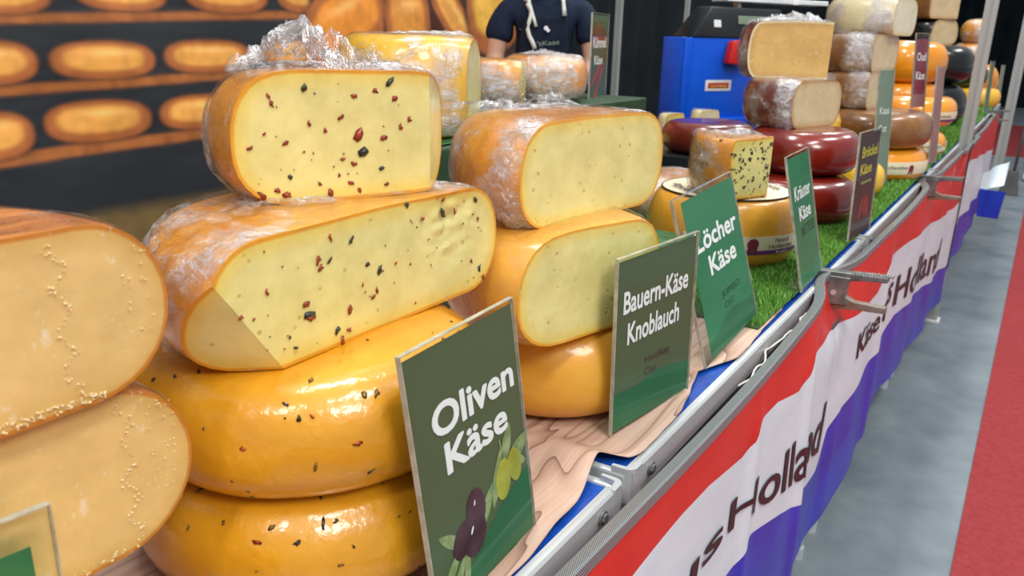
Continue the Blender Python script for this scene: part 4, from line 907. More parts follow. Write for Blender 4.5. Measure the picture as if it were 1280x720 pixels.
# ------------------------------------------------------------------ stack 4: large labelled wheel with wedge
def band(rt, c, R, z0, h, th0, th1, v0, v1, mat_='paper_cream', purple=True, texts=(), a=None, rosette=None, p=0.85):
    """paper label following the side of the wheel between angles th0..th1 (deg) and heights v0..v1 (fractions)"""
    a = min(a or h*0.48, R*0.8)
    def P(th, v, off=0.0012):
        s = max(-1, min(1, 2*v-1)); s_ = math.copysign(abs(s)**(1/p), s); cc = math.sqrt(max(0, 1-s_*s_)); r = R-a+a*cc**p+off
        return Vector((c[0]+r*math.cos(math.radians(th)), c[1]+r*math.sin(math.radians(th)), z0+v*h))
    bm = bmesh.new(); plane_grid(bm, lambda u, v: P(th0+(th1-th0)*u, v0+(v1-v0)*v), max(6, int(abs(th1-th0)/4)), 5); link_bm('paper_label', bm, mat_, rt)
    if purple:
        bm = bmesh.new(); plane_grid(bm, lambda u, v: P(th0+(th1-th0)*u, v0+(v1-v0)*v*0.24, 0.0017), max(6, int(abs(th1-th0)/4)), 3); link_bm('purple_strip', bm, 'ink_purple', rt)
    for body, ta, tb, v, cap, m in texts:
        b = text_bm(body, 1.0, 1.0, 0.004, cut=0.12); map_bm(b, lambda x, y: P(ta+(tb-ta)*x, v+cap*y, 0.0019)); link_bm('lettering', b, m, rt, smooth=False)
    if rosette:
        th, v, rad = rosette; q = P(th, v, 0.0018); bm = bmesh.new(); k = 28; ar = R
        cen = bm.verts.new(P(th, v, 0.0026)); ring = []
        for i in range(k):
            t = 2*math.pi*i/k; rr = rad*(1.0 if i % 2 else 0.86); ring.append(bm.verts.new(P(th+math.degrees(rr*math.cos(t)/ar), v+rr*math.sin(t)/h, 0.0021)))
        for i in range(k): bm.faces.new((cen, ring[i], ring[(i+1) % k]))
        for sgn in (-1, 1):
            pts = [(sgn*0.15, -0.7), (sgn*0.75, -0.6), (sgn*0.9, -1.6), (sgn*0.55, -1.35), (sgn*0.25, -1.65)]
            bm.faces.new([bm.verts.new(P(th+math.degrees(rad*a_/ar), v+rad*b_/h, 0.0020)) for a_, b_ in pts])
        link_bm('rosette', bm, 'ink_crimson', rt)
def labelled(label, c, R, z0, h, rind, th0, th1, v0=.30, v1=.64, texts=(), rosette=None, purple=True, seed=0, top=False, nth=72, a=None):
    rt = root('round_cheese', (c[0], c[1], z0), label, 'cheese')
    bm = shift(wheel_bm(R, h, nth=nth, seed=seed, a=a), (c[0], c[1], z0)); link_bm('rind', bm, rind, rt)
    band(rt, c, R, z0, h, th0, th1, v0, v1, texts=texts, rosette=rosette, purple=purple, a=a)
    if top:
        zt = z0+h; bm = bmesh.new(); rl = R-(a or h*0.48)+0.012
        rr = [0.0, .3, .6, .85, 1.0]; rings = []
        for q in rr[1:]: rings.append([bm.verts.new((c[0]+rl*q*math.cos(t*math.pi/32), c[1]+rl*q*math.sin(t*math.pi/32), zt+0.0042-0.0026*q*q)) for t in range(64)])
        cc = bm.verts.new((c[0], c[1], zt+0.0042))
        for t in range(64): bm.faces.new((cc, rings[0][t], rings[0][(t+1) % 64]))
        for i in range(len(rings)-1):
            for t in range(64): bm.faces.new((rings[i][t], rings[i+1][t], rings[i+1][(t+1) % 64], rings[i][(t+1) % 64]))
        link_bm('top_label', bm, 'paper_cream', rt, label='cream printed paper disc on top')
        for body, rr_, n0, n1, m in (('Noord Hollandse', .80, 200, 330, 'ink_dark'), ('Noord Hollandse', .80, 20, 150, 'ink_dark'), ('Noord', .50, 215, 300, 'leaf_print'), ('Kaas', .50, 35, 120, 'ink_red')):
            b = text_bm(body, 1.0, 1.0, 0.006, cut=0.1)
            map_bm(b, lambda x, y: Vector((c[0]+(rl*rr_+0.022*y-0.011)*math.cos(math.radians(n0+(n1-n0)*(1-x))), c[1]+(rl*rr_+0.022*y-0.011)*math.sin(math.radians(n0+(n1-n0)*(1-x))), zt+0.0046)))
            link_bm('lettering', b, m, rt, smooth=False)
        bm = bmesh.new(); tube(bm, [(c[0]+rl*math.cos(t*math.pi/32), c[1]+rl*math.sin(t*math.pi/32), zt+0.0010) for t in range(65)], 0.0016, 5); link_bm('label_edge', bm, 'ink_dark', rt)
    return rt
labelled('big golden wheel with cream paper band and printed top, on the grass mat', (-0.487, 1.516), 0.144, -0.4055, 0.128, 'rind_young', -100, 12, .26, .53,
         texts=[('Noord', -31, -17, .435, .065, 'ink_dark'), ('Hollandse', -36, -11, .345, .065, 'ink_dark'), ('kaas', -28, -16, .275, .03, 'ink_white'), ('Noord Hollandse', -98, -66, .40, .06, 'ink_dark')], rosette=(-49, .42, .0115), top=True, seed=15, nth=96, a=0.034)
cheese('cheese_wedge', 'tall orange-rinded wedge speckled with black seeds, standing on the labelled wheel', 'cheese', (-0.418, 1.505), 0.135, -0.2730, 0.104, 'rind', [((-0.438, 1.372), (0.395, 0.92)), ((-0.418, 1.475), (-0.985, 0.17))], 'paste_pale', wrap='wrap',
       flecks=[(random.random(), random.random()*.9+.05, random.uniform(.0012, .0032), 1) for _ in range(85)], rindflecks=60, seed=16, crumple=0.9, nth=80, a=0.012,
       topper=lambda rt: film_tuft(rt, (-0.53, 1.43), (0.75, 0.35), 0.13, 0.06, -0.171, 0.014, 4.2, 50, 20))
bm = bmesh.new(); hexa(bm, [(-0.62, 1.13, -0.407), (-0.46, 1.10, -0.407), (-0.44, 1.33, -0.407), (-0.62, 1.35, -0.407), (-0.62, 1.13, -0.335), (-0.46, 1.10, -0.335), (-0.44, 1.33, -0.335), (-0.62, 1.35, -0.335)], 0.003)
rt = root('printed_carton', (-0.53, 1.2, -0.407), 'flat green carton with leaf print, between the farm cheese and the labelled wheel', 'box'); link_bm('box_body', bm, 'green_print', rt, smooth=False)
bm = bmesh.new(); box(bm, (-0.56, 1.15, -0.3348), (-0.50, 1.19, -0.3340)); link_bm('yellow_mark', bm, 'rind_yellow', rt, smooth=False)
cheese('halved_cheese', 'flat orange speckled cheese half in film, behind the labelled wheel and left of the wedge', 'cheese', (-0.74, 1.82), 0.13, -0.4055, 0.090, 'rind', [((-0.66, 1.8), (0.1, 1))], 'paste_pale', wrap='wrap', rindflecks=50, seed=17, crumple=0.8, nth=64)
bm = bmesh.new(); box(bm, (-1.12, 2.12, -0.4055), (-0.70, 3.45, -0.315), 0.004); tag(link_bm('display_riser', bm, 'black_plastic', origin=(-0.9, 2.8, -0.4055), smooth=False), 'low black display riser under the wrapped pieces and the blue crate', 'riser')
cheese('halved_cheese', 'dark red cheese half lying behind the speckled wedge', 'cheese', (-0.80, 2.27), 0.13, -0.3145, 0.085, 'rind_dark', [((-0.92, 2.2), (-0.05, -1))], 'paste_pale', seed=18, nth=64)
for i, (x, y, r, hh, lab) in enumerate([(-0.98, 2.20, .05, .05, 'small wrapped pale cheese wedge on the black riser, lowest of the bagged pieces'), (-1.01, 2.52, .05, .075, 'bagged cheese pieces in crinkled film in front of the blue crate'), (-0.93, 2.62, .055, .085, 'film-wrapped ivory cheese piece at the lip of the blue crate')]):
    cheese('cheese_piece', lab, 'cheese', (x, y), r, -0.3145, hh, 'rind_pale', [((x+0.01, y), (0.3, 1))], 'paste_pale' if i < 2 else 'paste_white', wrap='wrap', seed=20+i, crumple=1.3, nth=48, a=0.012)

# ------------------------------------------------------------------ stack 5: red wheels
cheese('round_cheese', 'bottom red waxed wheel on the grass mat, behind the dark brown sign', 'cheese', (-0.477, 1.965), 0.158, -0.4055, 0.104, 'rind_red', seed=23, nth=72)
cheese('round_cheese', 'upper red waxed wheel, glossy, beneath the dark red halves', 'cheese', (-0.470, 2.015), 0.134, -0.3010, 0.101, 'rind_red', seed=24, nth=72)
cheese('halved_cheese', 'dark red cheese half with a tan cut end, lying on the red wheels', 'cheese', (-0.512, 2.055), 0.122, -0.1995, 0.106, 'rind_dark', [((-0.461, 2.018), (0.30, 0.954))], 'paste_tan', wrap='wrap', seed=25, crumple=0.9, nth=72, a=0.03)
cheese('halved_cheese', 'topmost dark red cheese half with granular ochre cut face, film gathered over it', 'cheese', (-0.560, 2.130), 0.122, -0.0930, 0.135, 'rind_dark', [((-0.569, 2.075), (0.86, 0.50)), ((-0.468, 2.150), (-0.35, 0.93))], 'paste_old', wrap='wrap', seed=26, crumple=1.1, nth=72, a=0.03,
       topper=lambda rt: film_tuft(rt, (-0.63, 2.10), (0.75, 0.3), 0.16, 0.09, 0.040, 0.035, 6.2, 60, 24))

# ------------------------------------------------------------------ stack 6: brown and labelled wheels
cheese('round_cheese', 'small pale yellow wheel on the grass beside the dark brown sign', 'cheese', (-0.395, 2.36), 0.07, -0.4055, 0.095, 'rind_yellow', seed=27, nth=56)
labelled('labelled golden wheel on the grass at the foot of the brown stack', (-0.440, 2.765), 0.17, -0.4055, 0.098, 'rind_edam', -110, 10, .28, .66, texts=[('Noord Hollandse', -88, -40, .45, .10, 'ink_dark')], rosette=(-35, .47, .011), purple=False, seed=28)
cheese('round_cheese', 'aged brown wheel in the stack behind the grey green sign', 'cheese', (-0.442, 2.758), 0.17, -0.3070, 0.107, 'rind_aged', seed=29, nth=64)
cheese('round_cheese', 'golden yellow wheel behind the red stack, partly hidden', 'cheese', (-0.60, 2.47), 0.12, -0.2940, 0.115, 'rind_yellow', seed=30, nth=64)
cheese('round_cheese', 'golden yellow wheel on the mat under the partly hidden one', 'cheese', (-0.62, 2.48), 0.12, -0.4055, 0.111, 'rind_yellow', seed=31, nth=56)
cheese('halved_cheese', 'lower brown cheese half in film with tan cut end, in the brown stack', 'cheese', (-0.505, 2.79), 0.135, -0.1995, 0.110, 'rind_aged', [((-0.445, 2.75), (0.13, 0.99))], 'paste_tan', wrap='wrap', seed=32, crumple=1.0, nth=64, a=0.03)
cheese('halved_cheese', 'upper brown cheese half in film with tan cut end, in the brown stack', 'cheese', (-0.515, 2.80), 0.140, -0.0890, 0.108, 'rind_aged', [((-0.440, 2.79), (0.16, 0.98))], 'paste_tan', wrap='wrap', seed=33, crumple=1.0, nth=64, a=0.03)
cheese('halved_cheese', 'large ivory cheese half in film, above the brown halves', 'cheese', (-0.50, 2.88), 0.150, 0.0200, 0.110, 'rind_pale', [((-0.415, 2.85), (0.13, 0.99))], 'paste_white', wrap='wrap', seed=34, crumple=0.8, nth=64, a=0.04)
cheese('cheese_piece', 'topmost pale cheese piece at the upper edge of the picture', 'cheese', (-0.49, 2.86), 0.115, 0.1320, 0.085, 'rind_pale', [((-0.445, 2.8), (0.13, 0.99))], 'paste_pale', seed=35, nth=56, a=0.02)
# stack 7
labelled('lower labelled orange wheel by the banner edge, third from the pole', (-0.445, 3.40), 0.165, -0.4055, 0.092, 'rind_edam', -110, 10, .28, .68, texts=[('Noord Hollandse', -70, -20, .45, .10, 'ink_dark')], purple=False, seed=36, nth=56)
labelled('upper labelled orange wheel, resting on the lower one by the banner edge', (-0.450, 3.60), 0.17, -0.3130, 0.115, 'rind_edam', -110, 10, .24, .56, texts=[('Noord Hollandse', -64, -22, .38, .08, 'ink_dark')], seed=37, nth=56)
for i, (z, hh, r, lab) in enumerate([(-0.4055, .118, .15, 'hidden orange wheel carrying the round orange cheeses'), (-0.287, .115, .155, 'flat bright orange wheel beneath the large round orange one'), (-0.1715, .178, .165, 'large round bright orange cheese near the thick pole')]):
    cheese('round_cheese', lab, 'cheese', (-0.555, 4.12), r, z, hh, 'rind_edam', seed=38+i, nth=56)
cheese('round_cheese', 'black waxed wheel standing low on the mat, just left of the thick pole', 'cheese', (-0.50, 4.70), 0.17, -0.4055, 0.215, 'rind_black', seed=41, nth=56)
cheese('round_cheese', 'black waxed wheel on top of the low black one, left of the thick pole', 'cheese', (-0.50, 4.72), 0.17, -0.190, 0.180, 'rind_black', seed=42, nth=56)
cheese('round_cheese', 'dark green cheese wheel behind the labelled orange wheels', 'cheese', (-0.74, 4.55), 0.13, -0.4055, 0.23, 'rind_green', seed=43, nth=56)
cheese('halved_cheese', 'dark waxed half with a pale cut end, on the black wheels', 'cheese', (-0.56, 4.74), 0.13, -0.0095, 0.125, 'rind_black', [((-0.50, 4.66), (0.62, 0.78))], 'paste_tan', seed=44, nth=56, a=0.03)
cheese('cheese_piece', 'tan cheese block at the upper edge of the picture, above the dark half', 'cheese', (-0.56, 4.72), 0.13, 0.1160, 0.16, 'rind_aged', [((-0.53, 4.62), (0.70, 0.714)), ((-0.47, 4.74), (-0.7, .714))], 'paste_tan', seed=45, nth=56, a=0.012)
# stack 8, beyond the pole
cheese('round_cheese', 'bright yellow wheel on the mat just beyond the thick pole', 'cheese', (-0.400, 6.40), 0.145, -0.4055, 0.125, 'rind_yellow', seed=46, nth=56)
cheese('round_cheese', 'dark green wheel above the bright yellow one, beyond the pole', 'cheese', (-0.475, 6.42), 0.12, -0.2800, 0.155, 'rind_green', seed=47, nth=56)
cheese('halved_cheese', 'orange cheese half on the dark green wheel beyond the pole', 'cheese', (-0.48, 6.42), 0.12, -0.1245, 0.13, 'rind', [((-0.42, 6.4), (0.2, 0.98))], 'paste_aged', wrap='wrap', seed=48, nth=48, crumple=.6)
cheese('cheese_piece', 'orange wrapped block topmost in the farthest stack', 'cheese', (-0.47, 6.42), 0.10, 0.0060, 0.15, 'rind', [((-0.41, 6.4), (0.2, 0.98))], 'paste_aged', wrap='wrap', seed=49, nth=48, crumple=.8)
cheese('round_cheese', 'orange wheel peeping out right of the dark green one, in the farthest stack', 'cheese', (-0.42, 6.72), 0.12, -0.4055, 0.27, 'rind_edam', seed=50, nth=48)

# ------------------------------------------------------------------ blue crate with scale
def crate():
    A = Vector((-1.135, 2.86, -0.3145)); B = Vector((-0.93, 3.22, -0.3145)); d = (B-A).normalized(); s = Vector((-d.y, d.x, 0)); dep = 0.13; up = Vector((0, 0, 1))
    if s.y < 0: s = -s
    Lc = (B-A).length
    rt = root('storage_crate', tuple((A+B)/2+s*0.15), 'bright blue plastic crate with a small plate, at the back of the stall', 'crate')
    def P(a, b, c): return A+d*a*Lc+s*b*dep+up*c
    def bx(nm, a0, a1, b0, b1, c0, c1, m, bev=0.004):
        bm = bmesh.new(); hexa(bm, [P(a0, b0, c0), P(a1, b0, c0), P(a1, b1, c0), P(a0, b1, c0), P(a0, b0, c1), P(a1, b0, c1), P(a1, b1, c1), P(a0, b1, c1)], bev); bmesh.ops.recalc_face_normals(bm, faces=bm.faces[:]); return link_bm(nm, bm, m, rt, smooth=True, autos=35)
    bx('crate_wall', 0.03, 1.0, 0.0, 0.06, 0.02, 0.315, 'blue_plastic'); bx('crate_wall', 0.03, .08, 0.06, 1, 0.02, 0.315, 'blue_plastic'); bx('crate_wall', 0.95, 1.0, 0.06, 1, 0.02, 0.315, 'blue_plastic'); bx('crate_floor', 0.03, 1, 0.9, 1, 0.02, .315, 'blue_plastic')
    bx('rim', -0.06, 1.04, -0.10, 0.03, 0.0, 0.026, 'blue_plastic'); bx('corner_rib', 0.03, 0.07, -0.03, 0.01, 0.02, 0.315, 'blue_plastic'); bx('corner_rib', 0.10, 0.125, -0.02, 0.01, 0.02, 0.315, 'blue_plastic')
    bx('name_plate', 0.30, 0.60, -0.012, 0.0, 0.125, 0.165, 'shoe', 0.002); bx('plate_print', 0.33, 0.57, -0.018, -0.012, 0.135, 0.155, 'ink_red', 0.001)
    f = lambda u, v: P(u, -0.022, v); bm = text_bm('service', 1, 1, 0.01); map_bm(bm, lambda x, y: f(0.36+0.18*x, 0.139+0.010*y)); link_bm('plate_lettering', bm, 'rind_yellow', rt, smooth=False)
    # scale on top
    r2 = root('weighing_scale', tuple(P(.55, .5, .316)), 'black weighing scale with steel pan rail, standing on the blue crate', 'scale')
    bm = bmesh.new(); a0, a1 = 0.10, 1.15
    hexa(bm, [P(a0, -0.05, .316), P(a1, -0.05, .316), P(a1, .9, .316), P(a0, .9, .316), P(a0+.22, 0.10, .425), P(a1, 0.10, .425), P(a1, .8, .425), P(a0+.22, .8, .425)], 0.008); bmesh.ops.recalc_face_normals(bm, faces=bm.faces[:]); link_bm('housing', bm, 'black_plastic', r2, smooth=True, autos=35)
    def bx2(nm, a0, a1, b0, b1, c0, c1, m, bev=0.002):
        bm = bmesh.new(); hexa(bm, [P(a0, b0, c0), P(a1, b0, c0), P(a1, b1, c0), P(a0, b1, c0), P(a0, b0+.05, c1), P(a1, b0+.05, c1), P(a1, b1+.05, c1), P(a0, b1+.05, c1)], bev); bmesh.ops.recalc_face_normals(bm, faces=bm.faces[:]); return link_bm(nm, bm, m, r2, smooth=False)
    bx2('display', 0.62, 0.95, -0.015, 0.05, .365, .395, 'grey_card'); bx2('sticker', .34, .42, -0.025, 0.05, .352, .378, 'shoe'); bx2('lower_strip', .68, .95, -0.045, 0.05, .345, .355, 'board_dark')
    bx2('pan', .50, 1.75, 0.1, .8, .445, .462, 'alu'); bx2('pan_support', .68, .72, .3, .5, .425, .447, 'alu'); bx2('rail_clip', 1.28, 1.36, .08, .12, .443, .466, 'shoe')
    bm = bmesh.new(); tube(bm, [P(.70, .4, .43), P(.70, .4, .56)], 0.007, 8); link_bm('display_mast', bm, 'alu', r2)
    bm = bmesh.new(); c = P(.75, -.14, .23)
    hexa(bm, [P(.44, -.38, .225), P(.70, -.38, .215), P(.70, -.03, .215), P(.46, -.03, .225), P(.50, -.30, .305), P(.70, -.30, .312), P(.70, -.03, .312), P(.50, -.03, .305)], 0.008); bmesh.ops.recalc_face_normals(bm, faces=bm.faces[:])
    tag(link_bm('plastic_scoop', bm, 'red_plastic', origin=tuple(c), smooth=True, autos=40), 'red plastic scoop hooked on the upper corner of the blue crate', 'scoop')
crate()

# ------------------------------------------------------------------ people
def skin_mesh(name, J, E_, m, parent, rootidx=0, sub=2, label=None):
    """J: list of (x,y,z,r) ; E_: edges; grown with a skin modifier, then frozen to a mesh"""
    me = bpy.data.meshes.new(name); me.from_pydata([j[:3] for j in J], E_, []); o = bpy.data.objects.new(name, me); COL.objects.link(o)
    sk = o.modifiers.new('skin', 'SKIN'); sk.use_smooth_shade = True; sk.branch_smoothing = 0.6
    for i, j in enumerate(J):
        r = j[3]; o.data.skin_vertices[0].data[i].radius = (r, r*(j[4] if len(j) > 4 else 1)); o.data.skin_vertices[0].data[i].use_root = (i == rootidx)
    sb = o.modifiers.new('sub', 'SUBSURF'); sb.levels = sub; sb.render_levels = sub
    dg = bpy.context.evaluated_depsgraph_get(); dg.update(); me2 = bpy.data.meshes.new_from_object(o.evaluated_get(dg)); bpy.data.objects.remove(o)
    me2.materials.clear(); me2.materials.append(M[m] if isinstance(m, str) else m)
    for p in me2.polygons: p.use_smooth = True
    o2 = bpy.data.objects.new(name, me2); COL.objects.link(o2); o2.parent = parent
    if label: o2['label'] = label
    return o2
def hand(parent, wrist, direc, side, palm_n, m='skin', curl=0.5):
    """five separate fingers as skinned chains rooted in a palm"""
    w = Vector(wrist); d = Vector(direc).normalized(); n = Vector(palm_n).normalized(); s = d.cross(n).normalized()*side
    pal = []; J = [tuple(w)+(0.024, .75), tuple(w+d*0.045)+(0.032, .5), tuple(w+d*0.085)+(0.034, .45)]; E_ = [(0, 1), (1, 2)]
    skin_mesh('palm', J, E_, m, parent, 0, 2)
    for k, (off, L_) in enumerate(((-0.030, .062), (-0.010, .075), (0.010, .080), (0.030, .070))):
        b = w+d*0.07+s*off; pts = [b]; dd = d.copy()
        for seg in (0.42, 0.33, 0.25):
            dd = (dd+n*curl*0.45).normalized(); pts.append(pts[-1]+dd*(L_*seg+ (0.02 if seg == .42 else 0)))
        skin_mesh('finger', [tuple(p)+((0.0092, .0088, .0082, .0070)[i],) for i, p in enumerate(pts)], [(0, 1), (1, 2), (2, 3)], m, parent, 0, 2)
    b = w+d*0.025+s*0.022; pts = [b, b+(d*0.5+s*0.8).normalized()*0.035, b+(d*0.5+s*0.8).normalized()*0.035+(d*.8+s*.35+n*.2).normalized()*0.035]
    skin_mesh('thumb', [tuple(p)+((0.012, .0105, .008)[i],) for i, p in enumerate(pts)], [(0, 1), (1, 2)], m, parent, 0, 2)
def head(parent, c, yaw, hairm='hair', s=1.0):
    """c: centre of head, local z up; yaw: facing direction angle"""
    R_ = Matrix.Rotation(yaw, 4, 'Z'); T = Matrix.Translation(c)
    bm = bmesh.new(); bmesh.ops.create_uvsphere(bm, u_segments=40, v_segments=28, radius=1)
    for v in bm.verts:
        x, y, z = v.co; X_, Y_, Z_ = x*0.096, y*0.074, z*0.112   # x forward
        if z < 0: X_ *= 1-0.18*(-z); Y_ *= 1-0.30*(-z)**1.3; X_ += 0.012*(-z)
        if x > 0: X_ *= 0.95
        # nose, brow, eye sockets, lips, chin
        X_ += 0.024*math.exp(-((y*0.074)/0.011)**2-((Z_+0.012)/0.016)**2)*(x > 0)+0.014*math.exp(-((y*0.074)/0.008)**2-((Z_-0.010)/0.020)**2)*(x > 0)
        for sy in (-1, 1): X_ -= 0.010*math.exp(-((Y_-sy*0.030)/0.014)**2-((Z_-0.010)/0.010)**2)*(x > 0)
        X_ += 0.006*math.exp(-(Y_/0.020)**2-((Z_+0.045)/0.006)**2)*(x > 0) - 0.004*math.exp(-(Y_/0.02)**2-((Z_+0.051)/0.003)**2)*(x > 0)+0.008*math.exp(-(Y_/0.016)**2-((Z_+0.085)/0.014)**2)*(x > 0)
        v.co = (X_*s, Y_*s, Z_*s)
    bm.transform(T @ R_); me = bpy.data.meshes.new('head'); bm.to_mesh(me); bm.free(); me.materials.append(M['skin'])
    for p in me.polygons: p.use_smooth = True
    ho = bpy.data.objects.new('head', me); COL.objects.link(ho); ho.parent = parent
    def put(nm, bm, m):
        bm.transform(T @ R_); me = bpy.data.meshes.new(nm); bm.to_mesh(me); bm.free(); me.materials.append(M[m])
        for p in me.polygons: p.use_smooth = True
        o = bpy.data.objects.new(nm, me); COL.objects.link(o); o.parent = ho
    for sy in (-1, 1):
        b = bmesh.new(); bmesh.ops.create_uvsphere(b, u_segments=14, v_segments=10, radius=0.0115, matrix=Matrix.Translation((0.076*s, sy*0.030, 0.010))); put('eye', b, 'shoe')
        b = bmesh.new(); bmesh.ops.create_uvsphere(b, u_segments=12, v_segments=8, radius=0.0055, matrix=Matrix.Translation((0.0835*s, sy*0.030, 0.010))); put('iris', b, 'eye_dark')
        b = bmesh.new(); bmesh.ops.create_uvsphere(b, u_segments=14, v_segments=10, radius=1, matrix=Matrix.Translation((-0.005, sy*0.074, 0.0)) @ Matrix.Rotation(sy*0.3, 4, 'Z') @ Matrix.Diagonal((0.016, 0.006, 0.030, 1))); put('ear', b, 'skin')
        b = bmesh.new(); tube(b, [(0.086, sy*0.018, 0.028), (0.086, sy*0.030, 0.032), (0.078, sy*0.042, 0.028)], 0.0032, 6); put('eyebrow', b, hairm)
    b = bmesh.new(); tube(b, [(0.092, -0.022, -0.048), (0.097, 0, -0.046), (0.092, 0.022, -0.048)], 0.0040, 8); put('mouth', b, 'fleck_red')
    b = bmesh.new(); bmesh.ops.create_uvsphere(b, u_segments=32, v_segments=20, radius=1)
    for v in b.verts:
        x, y, z = v.co; v.co = (x*0.104-0.010, y*0.083, z*0.112+0.018)
        if v.co.x > 0.02 and v.co.z < 0.062: v.co.x = 0.02+(v.co.x-0.02)*0.1
        if v.co.z < -0.05: v.co.z = -0.05+(v.co.z+0.05)*.3
        v.co += v.co.normalized()*0.003*mnoise.noise(v.co*90)
    put('hair', b, hairm)
    return ho
def vendor():
    O = Vector((-2.06, 3.44, 0)); base = (O.x, O.y, -1.2); rt = root('person', base, 'person in navy T-shirt and dark apron, white tapes round the neck, behind the stall', 'person')
    # local frame: forward f points towards the camera, s towards the figure's left hand (picture right)
    f = Vector((0.50, -0.865, 0)); s = Vector((0.865, 0.50, 0)); up = Vector((0, 0, 1))
    def Q(a, b, z): v = f*a+s*b; return (v.x, v.y, z+0.0)      # local to root, z above the floor
    J = [Q(0, 0, .93)+(.150, .75), Q(.01, 0, 1.06)+(.140, .72), Q(.03, 0, 1.19)+(.158, .70), Q(.045, 0, 1.29)+(.150, .66), Q(.05, 0, 1.37)+(.062, 1), Q(.065, 0, 1.45)+(.052, 1),
         Q(.04, -.165, 1.315)+(.066, 1), Q(.055, -.215, 1.20)+(.055, 1), Q(.075, -.235, 1.06)+(.046, 1), Q(.20, -.17, 1.00)+(.040, 1), Q(.33, -.09, .985)+(.027, 1),
         Q(.04, .165, 1.315)+(.066, 1), Q(.055, .215, 1.20)+(.055, 1), Q(.075, .235, 1.06)+(.046, 1), Q(.20, .17, 1.00)+(.040, 1), Q(.33, .09, .985)+(.027, 1),
         Q(0, -.10, .84)+(.095, 1), Q(.01, -.11, .50)+(.064, 1), Q(-.02, -.12, .10)+(.045, 1), Q(.10, -.13, .045)+(.040, 1),
         Q(0, .10, .84)+(.095, 1), Q(.01, .11, .50)+(.064, 1), Q(-.02, .12, .10)+(.045, 1), Q(.10, .13, .045)+(.040, 1)]
    E_ = [(0, 1), (1, 2), (2, 3), (3, 4), (4, 5), (3, 6), (6, 7), (7, 8), (8, 9), (9, 10), (3, 11), (11, 12), (12, 13), (13, 14), (14, 15), (0, 16), (16, 17), (17, 18), (18, 19), (0, 20), (20, 21), (21, 22), (22, 23)]
    skin_mesh('body', J, E_, 'skin', rt, 0)
    # T-shirt: same joints, slightly larger, ending at mid upper arm
    K = [Q(0, 0, .90)+(.168, .80), Q(.01, 0, 1.06)+(.158, .76), Q(.03, 0, 1.19)+(.176, .73), Q(.045, 0, 1.29)+(.164, .70), Q(.048, 0, 1.355)+(.075, 1),
         Q(.04, -.165, 1.315)+(.083, 1), Q(.052, -.212, 1.22)+(.077, 1), Q(.058, -.222, 1.145)+(.072, 1), Q(.04, .165, 1.315)+(.083, 1), Q(.052, .212, 1.22)+(.077, 1), Q(.058, .222, 1.145)+(.072, 1)]
    skin_mesh('t_shirt', K, [(0, 1), (1, 2), (2, 3), (3, 4), (3, 5), (5, 6), (6, 7), (3, 8), (8, 9), (9, 10)], 'navy_cloth', rt, 0)
    K = [Q(0, 0, .88)+(.17, .8), Q(0, -.10, .82)+(.108, 1), Q(.01, -.11, .50)+(.08, 1), Q(-.02, -.12, .12)+(.065, 1), Q(0, .10, .82)+(.108, 1), Q(.01, .11, .50)+(.08, 1), Q(-.02, .12, .12)+(.065, 1)]
    skin_mesh('trousers', K, [(0, 1), (1, 2), (2, 3), (0, 4), (4, 5), (5, 6)], 'jacket', rt, 0)
    for sg in (-1, 1): skin_mesh('shoe', [Q(-.05, sg*.12, .05)+(.05, .9), Q(.08, sg*.13, .045)+(.048, .8), Q(.16, sg*.135, .035)+(.036, .8)], [(0, 1), (1, 2)], 'black_plastic', rt, 0)
    for sg in (-1, 1): hand(rt, Q(.33, sg*.09, .985), f*1+s*(-sg)*0.35-up*.15, sg, (0, 0, -1))
    head(rt, Vector(Q(.085, 0, 1.555)), math.atan2(f.y, f.x))
    # apron bib over the chest, tapes, badge, print
    def bib(a, z, off=0.0):
        x = a/0.17; fr = 0.03+0.134*math.sqrt(max(0.02, 1-0.55*x*x)); fr += -0.012*max(0, (z-1.2)/0.15)-0.012*max(0, (1.1-z)/.2); return Q(fr+off, a, z)
    bm = bmesh.new()
    plane_grid(bm, lambda u, v: bib((u-.5)*(0.20+0.13*(1-v)), .62+.66*v, 0.006+0.003*math.sin(u*17+v*5)), 24, 30)
    me = bpy.data.meshes.new('apron'); bm.to_mesh(me); bm.free(); me.materials.append(M['apron']); o = bpy.data.objects.new('apron', me); COL.objects.link(o); o.parent = rt
    sm = o.modifiers.new('t', 'SOLIDIFY'); sm.thickness = 0.004
    for p in me.polygons: p.use_smooth = True
    def loc(nm, bm, m, par=rt):
        me = bpy.data.meshes.new(nm); bm.to_mesh(me); bm.free(); me.materials.append(M[m]); oo = bpy.data.objects.new(nm, me); COL.objects.link(oo); oo.parent = par
        for p in me.polygons: p.use_smooth = True
        return oo
    bm = bmesh.new(); pts = [Q(-.01, -.075, 1.40)] + [bib(-.085+.012*k, 1.37-.035*k, .022) for k in range(5)]; tube(bm, pts, .012, 8, flat=.5)
    pts = [bib(-.080+.004*k+.012*math.sin(k*1.1), 1.33-.028*k, .026) for k in range(8)]; tube(bm, pts, .010, 8); loc('neck_tape', bm, 'cord')
    bm = bmesh.new(); pts = [Q(-.01, .075, 1.40)] + [bib(.078+.004*k, 1.37-.030*k, .022) for k in range(4)]; tube(bm, pts, [.010, .012, .014, .016, .018], 8, flat=.5); loc('neck_tape', bm, 'cord')
    bm = bmesh.new(); 
    for q in ((.008, 1.225, .010), (.018, 1.215, .008)): 
        bm.faces.new([bm.verts.new(bib(q[0]+q[2]*math.cos(t*math.pi/5), q[1]+q[2]*math.sin(t*math.pi/5), .024)) for t in range(10)])
    loc('badge', bm, 'ink_white', o)
